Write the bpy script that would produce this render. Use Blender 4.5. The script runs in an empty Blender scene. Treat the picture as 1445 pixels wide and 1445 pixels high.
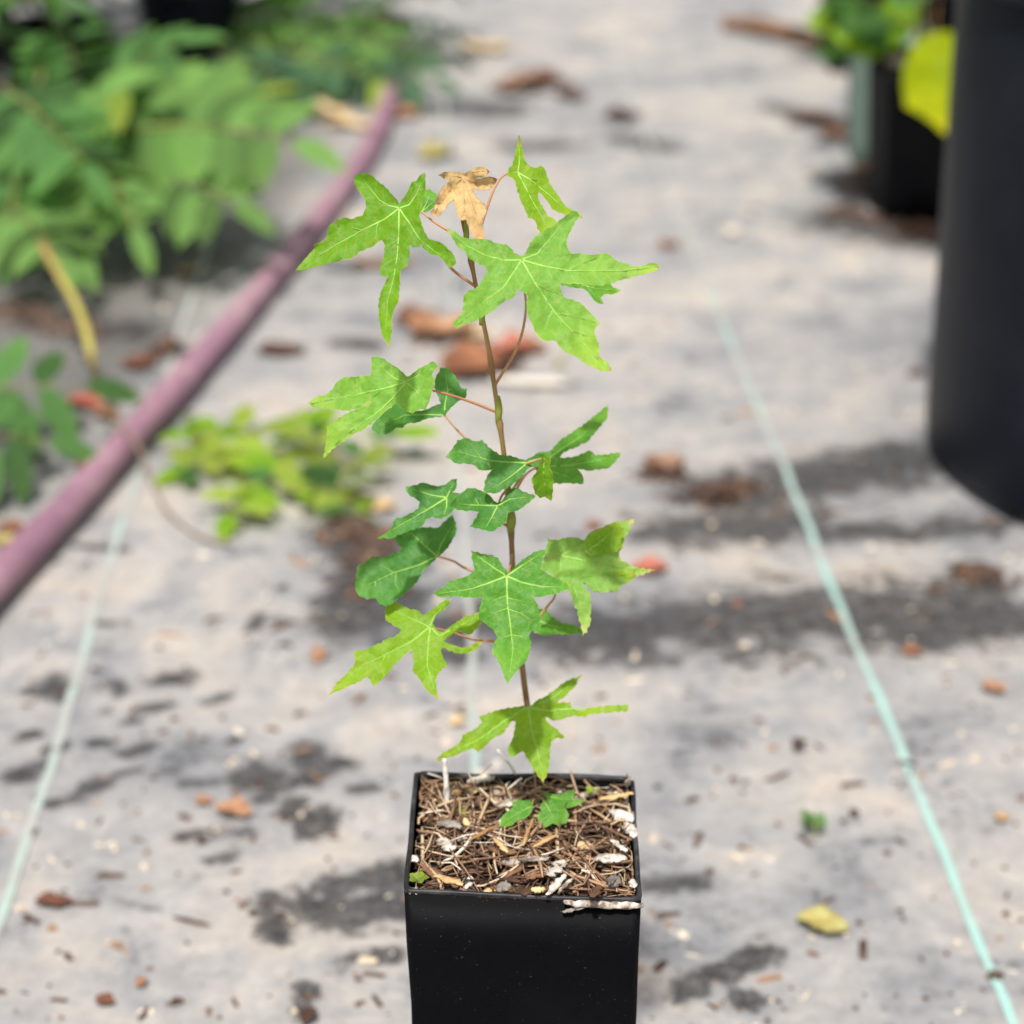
import bpy, math, random
import numpy as np
from mathutils import Vector, Matrix, noise
from mathutils.geometry import delaunay_2d_cdt

random.seed(7)
SC = bpy.context.scene
COL = SC.collection

# ------------------------------------------------------------------ camera
FPX, CX = 3000.0, 722.5          # focal length and centre in photograph pixels (1445 x 1445)
PITCH = math.radians(23.6)
CAM_H = 0.776
cam = bpy.data.cameras.new('camera')
cam.sensor_width = 36.0
cam.lens = FPX / 1445.0 * 36.0
cam.clip_start, cam.clip_end = 0.02, 400.0
cam.dof.use_dof = True
cam.dof.focus_distance = 0.905
cam.dof.aperture_fstop = cam.lens / 1000.0 / 0.0120
camo = bpy.data.objects.new('camera', cam)
COL.objects.link(camo)
camo.location = (0, 0, CAM_H)
camo.rotation_euler = (math.pi / 2 - PITCH, 0, 0)
SC.camera = camo

# ------------------------------------------------------------------ light
SUN_EL = math.radians(64)
SUN_H = Vector((-0.22, -0.975, 0)).normalized()          # horizontal direction towards the sun
TO_SUN = Vector((SUN_H.x * math.cos(SUN_EL), SUN_H.y * math.cos(SUN_EL), math.sin(SUN_EL)))
w = bpy.data.worlds.new('World')
SC.world = w
w.use_nodes = True
wn = w.node_tree.nodes
sky = wn.new('ShaderNodeTexSky')
sky.sky_type = 'NISHITA'
sky.sun_disc = False
sky.sun_elevation = SUN_EL
sky.sun_rotation = math.atan2(SUN_H.x, SUN_H.y)
sky.dust_density = 4.0
sky.air_density = 1.0
hs = wn.new('ShaderNodeHueSaturation')          # thin white cloud: the same sky, paler all over
hs.inputs['Saturation'].default_value = 0.40
w.node_tree.links.new(sky.outputs[0], hs.inputs['Color'])
wn['Background'].inputs['Strength'].default_value = 0.09
w.node_tree.links.new(hs.outputs[0], wn['Background'].inputs['Color'])
sl = bpy.data.lights.new('sun', 'SUN')
sl.energy = 2.9
sl.angle = math.radians(2.5)
sl.color = (1.0, 0.965, 0.91)
so = bpy.data.objects.new('sun', sl)
COL.objects.link(so)
so.rotation_euler = TO_SUN.to_track_quat('Z', 'Y').to_euler()
SC.view_settings.view_transform = 'Standard'
SC.view_settings.look = 'None'
SC.view_settings.gamma = 1.0
SC.view_settings.exposure = 0.72
SC.view_settings.use_curve_mapping = False
SC.render.engine = 'CYCLES'
SC.cycles.use_denoising = True
SC.cycles.max_bounces = 8
SC.cycles.transparent_max_bounces = 8

# ------------------------------------------------------------------ projection helpers
CP, SP = math.cos(PITCH), math.sin(PITCH)
C0 = Vector((0, 0, CAM_H))

def ray(px, py):
    u, v = (px - CX) / FPX, (py - CX) / FPX
    return Vector((u, CP - v * SP, -SP - v * CP))

def at_h(px, py, h=0.0):
    d = ray(px, py)
    return C0 + d * ((h - CAM_H) / d.z)

def at_y(px, py, y):
    d = ray(px, py)
    return C0 + d * (y / d.y)

def on_plane(px, py, p0, n):
    d = ray(px, py)
    return C0 + d * (n.dot(p0 - C0) / n.dot(d))

def proj(p):
    q = Vector(p) - C0
    z = q.y * CP - q.z * SP
    y = -q.y * SP - q.z * CP
    return CX + FPX * q.x / z, CX + FPX * y / z

# ------------------------------------------------------------------ object helpers
WO = {}      # world origin of every object (nothing that parents is ever rotated)

def mesh(name, V, F, mat, smooth=True, attrs=None):
    me = bpy.data.meshes.new(name)
    me.from_pydata([tuple(v) for v in V], [], F)
    if smooth:
        me.polygons.foreach_set('use_smooth', [True] * len(me.polygons))
    for an, vals in (attrs or {}).items():
        a = me.attributes.new(an, 'FLOAT', 'POINT')
        a.data.foreach_set('value', [float(x) for x in vals])
    if mat:
        me.materials.append(mat)
    me.update()
    return me

def link(name, me, origin, parent=None, basis=None):
    o = bpy.data.objects.new(name, me)
    COL.objects.link(o)
    origin = Vector(origin)
    po = Vector((0, 0, 0))
    if parent is not None:
        o.parent = parent
        po = WO[parent.name]
    if basis is None:
        o.location = origin - po
    else:
        o.matrix_basis = Matrix.Translation(origin - po) @ basis
    WO[o.name] = origin
    return o

def mk(name, V, F, mat, parent=None, origin=None, smooth=True, attrs=None):
    """verts in world space -> object with its own origin"""
    if origin is None:
        a = np.array([tuple(v) for v in V])
        origin = Vector(((a[:, 0].min() + a[:, 0].max()) / 2, (a[:, 1].min() + a[:, 1].max()) / 2, a[:, 2].min()))
    origin = Vector(origin)
    return link(name, mesh(name, [Vector(v) - origin for v in V], F, mat, smooth, attrs), origin, parent)

def empty(name, loc):
    o = bpy.data.objects.new(name, None)
    o.empty_display_size = 0.05
    COL.objects.link(o)
    o.location = loc
    WO[o.name] = Vector(loc)
    return o

def tag(o, label=None, cat=None, group=None, kind=None):
    if label: o['label'] = label
    if cat: o['category'] = cat
    if group: o['group'] = group
    if kind: o['kind'] = kind
    return o

def smooth_path(pts, n=6):
    """Catmull-Rom through the points"""
    P = [Vector(p) for p in pts]
    if len(P) < 3:
        return P
    P = [P[0] * 2 - P[1]] + P + [P[-1] * 2 - P[-2]]
    out = []
    for i in range(1, len(P) - 2):
        a, b, c, d = P[i - 1], P[i], P[i + 1], P[i + 2]
        for k in range(n):
            t = k / n
            out.append(0.5 * (2 * b + (c - a) * t + (2 * a - 5 * b + 4 * c - d) * t * t + (3 * b - a - 3 * c + d) * t ** 3))
    out.append(P[-2])
    return out

def tube(path, rad, seg=8, cap=True):
    V, F = [], []
    n = len(path)
    prev = None
    for i, p in enumerate(path):
        t = (path[min(i + 1, n - 1)] - path[max(i - 1, 0)]).normalized()
        if prev is None:
            a = t.orthogonal().normalized()
        else:
            a = (prev - t * prev.dot(t)).normalized()
        prev = a
        b = t.cross(a)
        r = rad(i / (n - 1)) if callable(rad) else rad
        for k in range(seg):
            an = 2 * math.pi * k / seg
            V.append(p + a * (r * math.cos(an)) + b * (r * math.sin(an)))
    for i in range(n - 1):
        for k in range(seg):
            k2 = (k + 1) % seg
            F.append((i * seg + k, i * seg + k2, (i + 1) * seg + k2, (i + 1) * seg + k))
    if cap:
        F.append(tuple(range(seg))[::-1])
        F.append(tuple((n - 1) * seg + k for k in range(seg)))
    return V, F

def lathe(prof, c, seg=48):
    V, F = [], []
    for r, z in prof:
        for k in range(seg):
            a = 2 * math.pi * k / seg
            V.append(Vector((c[0] + r * math.cos(a), c[1] + r * math.sin(a), c[2] + z)))
    for i in range(len(prof) - 1):
        for k in range(seg):
            k2 = (k + 1) % seg
            F.append((i * seg + k, i * seg + k2, (i + 1) * seg + k2, (i + 1) * seg + k))
    return V, F

def rsq(half, rc, n=5):
    """rounded square loop, counter-clockwise"""
    out = []
    for cxs, cys, a0 in ((1, 1, 0), (-1, 1, 90), (-1, -1, 180), (1, -1, 270)):
        for k in range(n + 1):
            a = math.radians(a0 + 90 * k / n)
            out.append((cxs * (half - rc) + rc * math.cos(a), cys * (half - rc) + rc * math.sin(a)))
    return out

def loops(prof, M, rc=0.008, wob=0.0, seed=0):
    """prof: list of (half width, z); square-section body swept along it, placed by matrix M"""
    V, F = [], []
    m = 0
    for half, z in prof:
        L = []
        base = rsq(half, rc, 4)
        for i, (x, y) in enumerate(base):
            x2, y2 = base[(i + 1) % len(base)]
            k = 8 if i % 5 == 4 else 1
            for j in range(k):
                L.append((x + (x2 - x) * j / k, y + (y2 - y) * j / k))
        m = len(L)
        for x, y in L:
            q = noise.noise(Vector((x * 25 + seed, y * 25, z * 14))) * wob
            V.append(M @ Vector((x + (q if abs(x) > abs(y) else 0), y + (q if abs(y) >= abs(x) else 0), z + q * 0.4)))
    for i in range(len(prof) - 1):
        for k in range(m):
            k2 = (k + 1) % m
            F.append((i * m + k, i * m + k2, (i + 1) * m + k2, (i + 1) * m + k))
    return V, F, m

# ------------------------------------------------------------------ materials
def newmat(name):
    m = bpy.data.materials.new(name)
    m.use_nodes = True
    nt = m.node_tree
    return m, nt, nt.nodes, nt.links, nt.nodes['Principled BSDF']

def rgba(c): return (c[0], c[1], c[2], 1.0)

def add_noise(nt, scale, detail=4, coord='Object', rough=0.6, dist=0.0, stretch=None):
    tc = nt.nodes.new('ShaderNodeTexCoord')
    n = nt.nodes.new('ShaderNodeTexNoise')
    n.inputs['Scale'].default_value = scale
    n.inputs['Detail'].default_value = detail
    n.inputs['Roughness'].default_value = rough
    n.inputs['Distortion'].default_value = dist
    if stretch:
        mp = nt.nodes.new('ShaderNodeMapping')
        mp.inputs['Scale'].default_value = stretch
        nt.links.new(tc.outputs[coord], mp.inputs[0])
        nt.links.new(mp.outputs[0], n.inputs['Vector'])
    else:
        nt.links.new(tc.outputs[coord], n.inputs['Vector'])
    return n

def ramp(nt, src, stops):
    r = nt.nodes.new('ShaderNodeValToRGB')
    e = r.color_ramp.elements
    while len(e) > 1: e.remove(e[-1])
    e[0].position, e[0].color = stops[0][0], rgba(stops[0][1])
    for p, c in stops[1:]:
        q = e.new(p); q.color = rgba(c)
    nt.links.new(src, r.inputs[0])
    return r.outputs[0]

def mixc(nt, fac, a, b, mode='MIX'):
    m = nt.nodes.new('ShaderNodeMix')
    m.data_type = 'RGBA'; m.blend_type = mode
    for sock, v in ((m.inputs[0], fac), (m.inputs[6], a), (m.inputs[7], b)):
        if isinstance(v, (int, float)): sock.default_value = v
        elif isinstance(v, tuple): sock.default_value = rgba(v)
        else: nt.links.new(v, sock)
    return m.outputs[2]

def mathn(nt, op, a, b=0.0, clamp=False):
    m = nt.nodes.new('ShaderNodeMath'); m.operation = op; m.use_clamp = clamp
    for s, v in ((m.inputs[0], a), (m.inputs[1], b)):
        if isinstance(v, (int, float)): s.default_value = v
        else: nt.links.new(v, s)
    return m.outputs[0]

def sstep(nt, x, lo, hi):
    m = nt.nodes.new('ShaderNodeMapRange'); m.interpolation_type = 'SMOOTHSTEP'
    nt.links.new(x, m.inputs[0])
    m.inputs[1].default_value, m.inputs[2].default_value = lo, hi
    return m.outputs[0]

def bump(nt, bsdf, h, strength=0.3, dist=0.001):
    b = nt.nodes.new('ShaderNodeBump')
    b.inputs['Strength'].default_value = strength
    b.inputs['Distance'].default_value = dist
    nt.links.new(h, b.inputs['Height'])
    nt.links.new(b.outputs[0], bsdf.inputs['Normal'])
    return b

def attr(nt, name):
    a = nt.nodes.new('ShaderNodeAttribute'); a.attribute_name = name
    return a.outputs['Fac']

def orand(nt):
    return nt.nodes.new('ShaderNodeObjectInfo').outputs['Random']

def simple(name, stops, scale=60, rough=0.7, bmp=0.4, bdist=0.0006, rnd=0.0, stretch=None, spec=0.3):
    m, nt, N, L, B = newmat(name)
    n = add_noise(nt, scale, 5, stretch=stretch)
    f = n.outputs[0]
    if rnd:
        f = mathn(nt, 'ADD', f, mathn(nt, 'MULTIPLY', mathn(nt, 'SUBTRACT', orand(nt), 0.5), rnd), True)
    L.new(ramp(nt, f, stops), B.inputs['Base Color'])
    B.inputs['Roughness'].default_value = rough
    B.inputs['Specular IOR Level'].default_value = spec
    if bmp: bump(nt, B, n.outputs[0], bmp, bdist)
    return m

def leafmat(name, base, tip, trans, amount=0.4, rough=0.46, dark=0.72, rnd=0.0, spec=0.2, edge=None):
    """leaf: glossy upper skin over translucent tissue; 'tip' runs 0 at the petiole to 1 at the lobe tips, 'edge' 1 at the margin"""
    m, nt, N, L, B = newmat(name)
    n = add_noise(nt, 55, 4)
    n2 = add_noise(nt, 420, 3)
    t = attr(nt, 'tip')
    tf = sstep(nt, mathn(nt, 'ADD', t, mathn(nt, 'MULTIPLY', mathn(nt, 'SUBTRACT', n.outputs[0], 0.5), 0.9)), 0.35, 1.15)
    c = mixc(nt, tf, base, tip)
    k = mathn(nt, 'ADD', dark, mathn(nt, 'MULTIPLY', n.outputs[0], 0.56))
    k = mathn(nt, 'ADD', k, mathn(nt, 'MULTIPLY', mathn(nt, 'SUBTRACT', n2.outputs[0], 0.5), 0.25))
    if rnd:
        k = mathn(nt, 'MULTIPLY', k, mathn(nt, 'ADD', 1 - rnd / 2, mathn(nt, 'MULTIPLY', orand(nt), rnd)))
    cc = nt.nodes.new('ShaderNodeMix'); cc.data_type = 'RGBA'; cc.blend_type = 'MULTIPLY'
    cc.inputs[0].default_value = 1.0
    L.new(c, cc.inputs[6])
    L.new(k, cc.inputs[7])
    col = cc.outputs[2]
    if edge:
        vo = N.new('ShaderNodeTexVoronoi'); vo.feature = 'DISTANCE_TO_EDGE'; vo.inputs['Scale'].default_value = 330
        tcv = N.new('ShaderNodeTexCoord'); L.new(tcv.outputs['Object'], vo.inputs['Vector'])
        net = mathn(nt, 'SUBTRACT', 1.0, sstep(nt, vo.outputs['Distance'], 0.0, 0.10))
        col = mixc(nt, mathn(nt, 'MULTIPLY', net, 0.22), col, edge)
        q = mathn(nt, 'SUBTRACT', attr(nt, 'rbase'), mathn(nt, 'MULTIPLY', attr(nt, 'dvein'), 0.95))
        q = mathn(nt, 'ADD', mathn(nt, 'MULTIPLY', q, 0.62), mathn(nt, 'MULTIPLY', n.outputs[0], 0.55))
        fr = mathn(nt, 'ABSOLUTE', mathn(nt, 'SUBTRACT', mathn(nt, 'FRACT', q), 0.5))
        side = mathn(nt, 'SUBTRACT', 1.0, sstep(nt, fr, 0.02, 0.11))
        col = mixc(nt, mathn(nt, 'MULTIPLY', side, 0.30), col, edge)
        spots = add_noise(nt, 150, 3)
        col = mixc(nt, mathn(nt, 'MULTIPLY', sstep(nt, spots.outputs[0], 0.70, 0.76), 0.55), col, (0.20, 0.17, 0.04))
        e = attr(nt, 'edge')
        ef = sstep(nt, mathn(nt, 'ADD', e, mathn(nt, 'MULTIPLY', mathn(nt, 'SUBTRACT', n.outputs[0], 0.55), 1.2)), 0.80, 1.02)
        col = mixc(nt, ef, col, edge)
    L.new(col, B.inputs['Base Color'])
    B.inputs['Roughness'].default_value = rough
    B.inputs['Specular IOR Level'].default_value = spec
    bp = bump(nt, B, mathn(nt, 'ADD', n2.outputs[0], mathn(nt, 'MULTIPLY', n.outputs[0], 2.0)), 0.40, 0.0012)
    tr = N.new('ShaderNodeBsdfTranslucent')
    tc = mixc(nt, 1.0, trans, k, 'MULTIPLY')
    L.new(tc, tr.inputs[0])
    mx = N.new('ShaderNodeMixShader'); mx.inputs[0].default_value = amount
    L.new(B.outputs[0], mx.inputs[1]); L.new(tr.outputs[0], mx.inputs[2])
    L.new(mx.outputs[0], N['Material Output'].inputs[0])
    return m

M_fresh = leafmat('leaf_fresh_green', (0.145, 0.36, 0.045), (0.32, 0.49, 0.055), (0.32, 0.58, 0.04), 0.40, edge=(0.40, 0.42, 0.10))
M_mid = leafmat('leaf_mid_green', (0.075, 0.25, 0.030), (0.14, 0.34, 0.03), (0.20, 0.48, 0.03), 0.38, edge=(0.26, 0.40, 0.08))
M_deep = leafmat('leaf_deep_green', (0.055, 0.19, 0.035), (0.085, 0.25, 0.035), (0.13, 0.38, 0.035), 0.36, edge=(0.16, 0.32, 0.07))
M_lime = leafmat('leaf_lime_green', (0.165, 0.35, 0.015), (0.29, 0.44, 0.025), (0.38, 0.58, 0.015), 0.42, edge=(0.42, 0.40, 0.08))
M_vivid = leafmat('leaf_vivid_green', (0.10, 0.28, 0.008), (0.17, 0.36, 0.02), (0.25, 0.52, 0.008), 0.42, edge=(0.38, 0.30, 0.06))
M_pale = leafmat('leaf_crinkled_pale', (0.19, 0.42, 0.07), (0.36, 0.50, 0.10), (0.38, 0.60, 0.08), 0.42, edge=(0.50, 0.46, 0.16))
M_tan = leafmat('leaf_dried_tan', (0.66, 0.46, 0.20), (0.56, 0.34, 0.17), (0.62, 0.38, 0.14), 0.25, rough=0.6, dark=.62, edge=(0.26, 0.13, 0.06))
M_vein_tan = simple('leaf_vein_tan', [(0.3, (0.36, 0.20, 0.08)), (0.7, (0.55, 0.36, 0.15))], 80, 0.6, 0)
M_vein = simple('leaf_vein', [(0.3, (0.20, 0.40, 0.05)), (0.7, (0.28, 0.46, 0.08))], 80, 0.5, 0)
M_vein_y = simple('leaf_vein_yellow', [(0.3, (0.50, 0.55, 0.10)), (0.7, (0.60, 0.62, 0.15))], 80, 0.5, 0)
M_petiole = simple('petiole_red', [(0.3, (0.40, 0.15, 0.09)), (0.55, (0.46, 0.24, 0.11)), (0.75, (0.45, 0.36, 0.12))], 60, 0.5, 0)
M_stem = simple('stem_bark', [(0.25, (0.13, 0.065, 0.03)), (0.5, (0.25, 0.14, 0.055)), (0.75, (0.34, 0.26, 0.08))], 70, 0.6, 0.5, 0.0004, stretch=(1, 1, 0.3))
M_stem_g = simple('stem_green_node', [(0.3, (0.12, 0.16, 0.02)), (0.7, (0.30, 0.30, 0.05))], 120, 0.6, 0.4, 0.0004)

# foliage of the pinnate plants
M_fol = leafmat('leaflet_green', (0.070, 0.165, 0.045), (0.10, 0.225, 0.045), (0.16, 0.34, 0.05), 0.38, rough=0.5, rnd=1.0)
M_fol_l = leafmat('leaflet_light_green', (0.125, 0.245, 0.060), (0.16, 0.29, 0.06), (0.22, 0.42, 0.06), 0.36, rough=0.5, rnd=0.9)
M_fol_b = leafmat('leaflet_grey_green', (0.050, 0.110, 0.055), (0.075, 0.15, 0.06), (0.10, 0.22, 0.06), 0.34, rough=0.5, rnd=1.0)
M_fol_y = leafmat('leaflet_yellow_green', (0.27, 0.38, 0.05), (0.40, 0.46, 0.07), (0.48, 0.58, 0.06), 0.42, rough=0.5, rnd=0.6)
M_yellow = leafmat('leaf_yellow', (0.27, 0.35, 0.001), (0.42, 0.42, 0.001), (0.55, 0.60, 0.002), 0.45, rough=0.6, spec=0.1)
M_rachis = simple('rachis_olive', [(0.3, (0.16, 0.18, 0.05)), (0.7, (0.30, 0.26, 0.09))], 40, 0.6, 0)
def vinemat():
    m, nt, N, L, B = newmat('vine_stem')
    n = add_noise(nt, 40, 4)
    f = mathn(nt, 'ADD', attr(nt, 'along'), mathn(nt, 'MULTIPLY', mathn(nt, 'SUBTRACT', n.outputs[0], 0.5), 0.12))
    L.new(ramp(nt, f, [(0.0, (0.30, 0.17, 0.06)), (0.12, (0.38, 0.32, 0.07)), (0.28, (0.38, 0.33, 0.07)), (0.36, (0.32, 0.18, 0.09)), (0.6, (0.24, 0.16, 0.10)), (1.0, (0.20, 0.15, 0.10))]), B.inputs['Base Color'])
    B.inputs['Roughness'].default_value = 0.65
    bump(nt, B, n.outputs[0], 0.4, 0.001)
    return m
M_vine = vinemat()

def plastic(name, base, dust, amt, rough=0.42, scale=18, spec=0.14):
    m, nt, N, L, B = newmat(name)
    n = add_noise(nt, scale, 6, rough=0.7)
    s = add_noise(nt, 900, 2)
    st = add_noise(nt, 60, 4, stretch=(1, 1, 0.08))
    f = mathn(nt, 'MULTIPLY', sstep(nt, n.outputs[0], 0.42, 0.85), amt)
    sp = mathn(nt, 'MULTIPLY', sstep(nt, s.outputs[0], 0.705, 0.75), 0.55)
    f = mathn(nt, 'MAXIMUM', f, sp)
    f = mathn(nt, 'ADD', f, mathn(nt, 'MULTIPLY', sstep(nt, st.outputs[0], 0.55, 0.9), amt * 0.35), True)
    L.new(mixc(nt, f, base, dust), B.inputs['Base Color'])
    L.new(mathn(nt, 'ADD', rough, mathn(nt, 'MULTIPLY', n.outputs[0], 0.2)), B.inputs['Roughness'])
    B.inputs['Specular IOR Level'].default_value = spec
    bump(nt, B, n.outputs[0], 0.12, 0.002)
    return m

M_pot = plastic('black_plastic', (0.0018, 0.0019, 0.0028), (0.10, 0.095, 0.09), 0.030, 0.5, 18, 0.07)
M_pot_rim = plastic('black_plastic_rim', (0.012, 0.012, 0.0145), (0.26, 0.25, 0.25), 0.30, 0.35, 60, 0.3)
M_big = plastic('black_plastic_dusty', (0.0050, 0.0072, 0.0130), (0.085, 0.095, 0.12), 0.13, 0.38, 7, 0.16)
M_sage = plastic('sage_plastic', (0.14, 0.20, 0.165), (0.25, 0.26, 0.24), 0.3, 0.45, 20)

M_soil = simple('potting_soil', [(0.3, (0.010, 0.007, 0.005)), (0.6, (0.030, 0.020, 0.014)), (0.8, (0.08, 0.055, 0.035))], 130, 0.95, 1.0, 0.004)

def needlemat():
    m, nt, N, L, B = newmat('pine_straw')
    a = attr(nt, 'hue')
    n = add_noise(nt, 160, 4)
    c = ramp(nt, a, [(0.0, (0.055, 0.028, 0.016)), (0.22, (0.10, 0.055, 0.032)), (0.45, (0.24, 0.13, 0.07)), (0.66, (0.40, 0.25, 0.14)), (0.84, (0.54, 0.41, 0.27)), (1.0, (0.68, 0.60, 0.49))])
    k = mathn(nt, 'ADD', 0.6, mathn(nt, 'MULTIPLY', n.outputs[0], 0.8))
    L.new(mixc(nt, 1.0, c, k, 'MULTIPLY'), B.inputs['Base Color'])
    B.inputs['Roughness'].default_value = 0.55
    return m
M_needle = needlemat()
M_wbark = simple('chip_white', [(0.32, (0.13, 0.095, 0.07)), (0.43, (0.36, 0.30, 0.25)), (0.54, (0.58, 0.52, 0.45)), (0.72, (0.72, 0.67, 0.60))], 240, 0.7, 0.8, 0.0012, 0.3)
M_twig = simple('twig_bleached', [(0.3, (0.45, 0.40, 0.35)), (0.5, (0.70, 0.66, 0.60)), (0.75, (0.80, 0.77, 0.72))], 200, 0.7, 0.5, 0.0008)
M_gbark = simple('chip_grey', [(0.25, (0.10, 0.085, 0.07)), (0.5, (0.30, 0.26, 0.22)), (0.75, (0.50, 0.46, 0.39))], 160, 0.8, 0.8, 0.0012, 0.4)
M_twood = simple('chip_tan', [(0.25, (0.28, 0.14, 0.055)), (0.5, (0.55, 0.36, 0.17)), (0.8, (0.72, 0.54, 0.30))], 120, 0.65, 0.6, 0.001, 0.4, stretch=(1, 0.3, 1))
M_bbark = simple('chip_brown', [(0.25, (0.045, 0.022, 0.013)), (0.5, (0.13, 0.065, 0.035)), (0.8, (0.26, 0.14, 0.07))], 120, 0.8, 0.9, 0.0012, 0.5)
M_lit_o = simple('dry_leaf_orange', [(0.3, (0.12, 0.045, 0.025)), (0.55, (0.27, 0.115, 0.055)), (0.8, (0.40, 0.24, 0.14))], 45, 0.7, 0.6, 0.001, 0.5)
M_lit_b = simple('dry_leaf_brown', [(0.3, (0.06, 0.03, 0.02)), (0.6, (0.16, 0.08, 0.05)), (0.8, (0.28, 0.17, 0.11))], 45, 0.75, 0.6, 0.001, 0.5)
M_lit_t = simple('dry_leaf_tan', [(0.3, (0.40, 0.25, 0.12)), (0.6, (0.58, 0.42, 0.22)), (0.8, (0.66, 0.52, 0.33))], 45, 0.7, 0.6, 0.001, 0.4)
M_lit_y = simple('fallen_leaf_yellow', [(0.34, (0.20, 0.12, 0.035)), (0.44, (0.31, 0.25, 0.07)), (0.58, (0.36, 0.32, 0.11)), (0.8, (0.40, 0.38, 0.19))], 130, 0.6, 0.5, 0.001)
M_lit_r = simple('dry_leaf_red', [(0.3, (0.20, 0.04, 0.025)), (0.6, (0.36, 0.11, 0.07)), (0.8, (0.42, 0.20, 0.13))], 45, 0.7, 0.6, 0.001, 0.3)
M_peb = simple('pebble_cream', [(0.3, (0.55, 0.45, 0.36)), (0.7, (0.75, 0.66, 0.56))], 90, 0.7, 0.4, 0.001, 0.3)

def groundmat():
    m, nt, N, L, B = newmat('weed_mat')
    big = add_noise(nt, 3.4, 5, rough=0.66)
    med = add_noise(nt, 11, 6, rough=0.68, dist=0.6)
    fine = add_noise(nt, 85, 5, rough=0.7)
    grit = add_noise(nt, 420, 3, rough=0.7)
    stn = attr(nt, 'stain_and_shade')
    # dust: bluish grey thin film to pinkish tan thick silt
    f = mathn(nt, 'ADD', mathn(nt, 'MULTIPLY', big.outputs[0], 0.5), mathn(nt, 'MULTIPLY', med.outputs[0], 0.5))
    dust = ramp(nt, f, [(0.37, (0.165, 0.168, 0.176)), (0.44, (0.245, 0.244, 0.247)), (0.51, (0.325, 0.310, 0.298)), (0.60, (0.42, 0.37, 0.322))])
    mott = add_noise(nt, 34, 5, rough=0.72, dist=0.4)
    k = mathn(nt, 'ADD', 0.34, mathn(nt, 'ADD', mathn(nt, 'MULTIPLY', fine.outputs[0], 0.72), mathn(nt, 'MULTIPLY', mott.outputs[0], 0.62)))
    dust = mixc(nt, 1.0, dust, k, 'MULTIPLY')
    cf = mathn(nt, 'MULTIPLY', attr(nt, 'plain'), mathn(nt, 'ADD', 0.45, mathn(nt, 'MULTIPLY', med.outputs[0], 0.75)), True)
    dust = mixc(nt, cf, dust, (0.105, 0.102, 0.094))
    # places where the silt is rubbed or washed away and the black cloth shows, joined by the stains and the painted plant shade
    thin = mathn(nt, 'ADD', mathn(nt, 'MULTIPLY', med.outputs[0], 0.65), mathn(nt, 'MULTIPLY', fine.outputs[0], 0.35))
    bare = mathn(nt, 'MULTIPLY', sstep(nt, mathn(nt, 'SUBTRACT', 1.0, thin), 0.56, 0.66), 0.62)
    sm = mathn(nt, 'ADD', mathn(nt, 'MULTIPLY', stn, 0.9), mathn(nt, 'MULTIPLY', mathn(nt, 'SUBTRACT', med.outputs[0], 0.5), 1.6))  # stain mask, which also darkens the cloth for the shade under the plants
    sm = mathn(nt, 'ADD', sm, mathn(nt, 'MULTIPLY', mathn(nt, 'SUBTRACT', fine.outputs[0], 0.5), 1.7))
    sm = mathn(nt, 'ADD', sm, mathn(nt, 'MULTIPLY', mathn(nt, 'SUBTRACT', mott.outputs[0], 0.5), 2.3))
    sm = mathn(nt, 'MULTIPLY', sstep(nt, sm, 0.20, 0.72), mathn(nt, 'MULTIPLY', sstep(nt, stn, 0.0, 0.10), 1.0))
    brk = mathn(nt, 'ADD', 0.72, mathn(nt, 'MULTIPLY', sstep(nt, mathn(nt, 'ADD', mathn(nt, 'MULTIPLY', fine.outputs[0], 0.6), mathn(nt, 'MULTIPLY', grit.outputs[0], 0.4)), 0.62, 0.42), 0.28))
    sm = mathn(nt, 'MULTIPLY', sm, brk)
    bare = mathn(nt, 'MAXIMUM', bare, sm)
    cloth = mixc(nt, grit.outputs[0], (0.016, 0.016, 0.017), (0.042, 0.040, 0.040))
    c = mixc(nt, bare, dust, cloth)
    sp = mathn(nt, 'MULTIPLY', sstep(nt, grit.outputs[0], 0.64, 0.72), 0.5)
    c = mixc(nt, sp, c, (0.09, 0.07, 0.055))
    # weave
    tc = N.new('ShaderNodeTexCoord')
    wv1 = N.new('ShaderNodeTexWave'); wv1.bands_direction = 'X'; wv1.inputs['Scale'].default_value = 250
    wv2 = N.new('ShaderNodeTexWave'); wv2.bands_direction = 'Y'; wv2.inputs['Scale'].default_value = 250
    mp = N.new('ShaderNodeMapping'); mp.inputs['Rotation'].default_value = (0, 0, math.radians(-2.4))
    L.new(tc.outputs['Object'], mp.inputs[0])
    for q in (wv1, wv2): L.new(mp.outputs[0], q.inputs['Vector'])
    wv = mathn(nt, 'MULTIPLY', wv1.outputs['Fac'], wv2.outputs['Fac'])
    c = mixc(nt, mathn(nt, 'MULTIPLY', sstep(nt, wv, 0.62, 0.95), 0.30), c, (0.04, 0.04, 0.045))
    L.new(c, B.inputs['Base Color'])
    L.new(mathn(nt, 'SUBTRACT', 0.9, mathn(nt, 'MULTIPLY', bare, 0.25)), B.inputs['Roughness'])
    B.inputs['Specular IOR Level'].default_value = 0.3
    h = mathn(nt, 'ADD', mathn(nt, 'MULTIPLY', fine.outputs[0], 1.0), mathn(nt, 'MULTIPLY', wv, 0.35))
    bump(nt, B, h, 0.5, 0.0018)
    return m
M_ground = groundmat()

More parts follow.
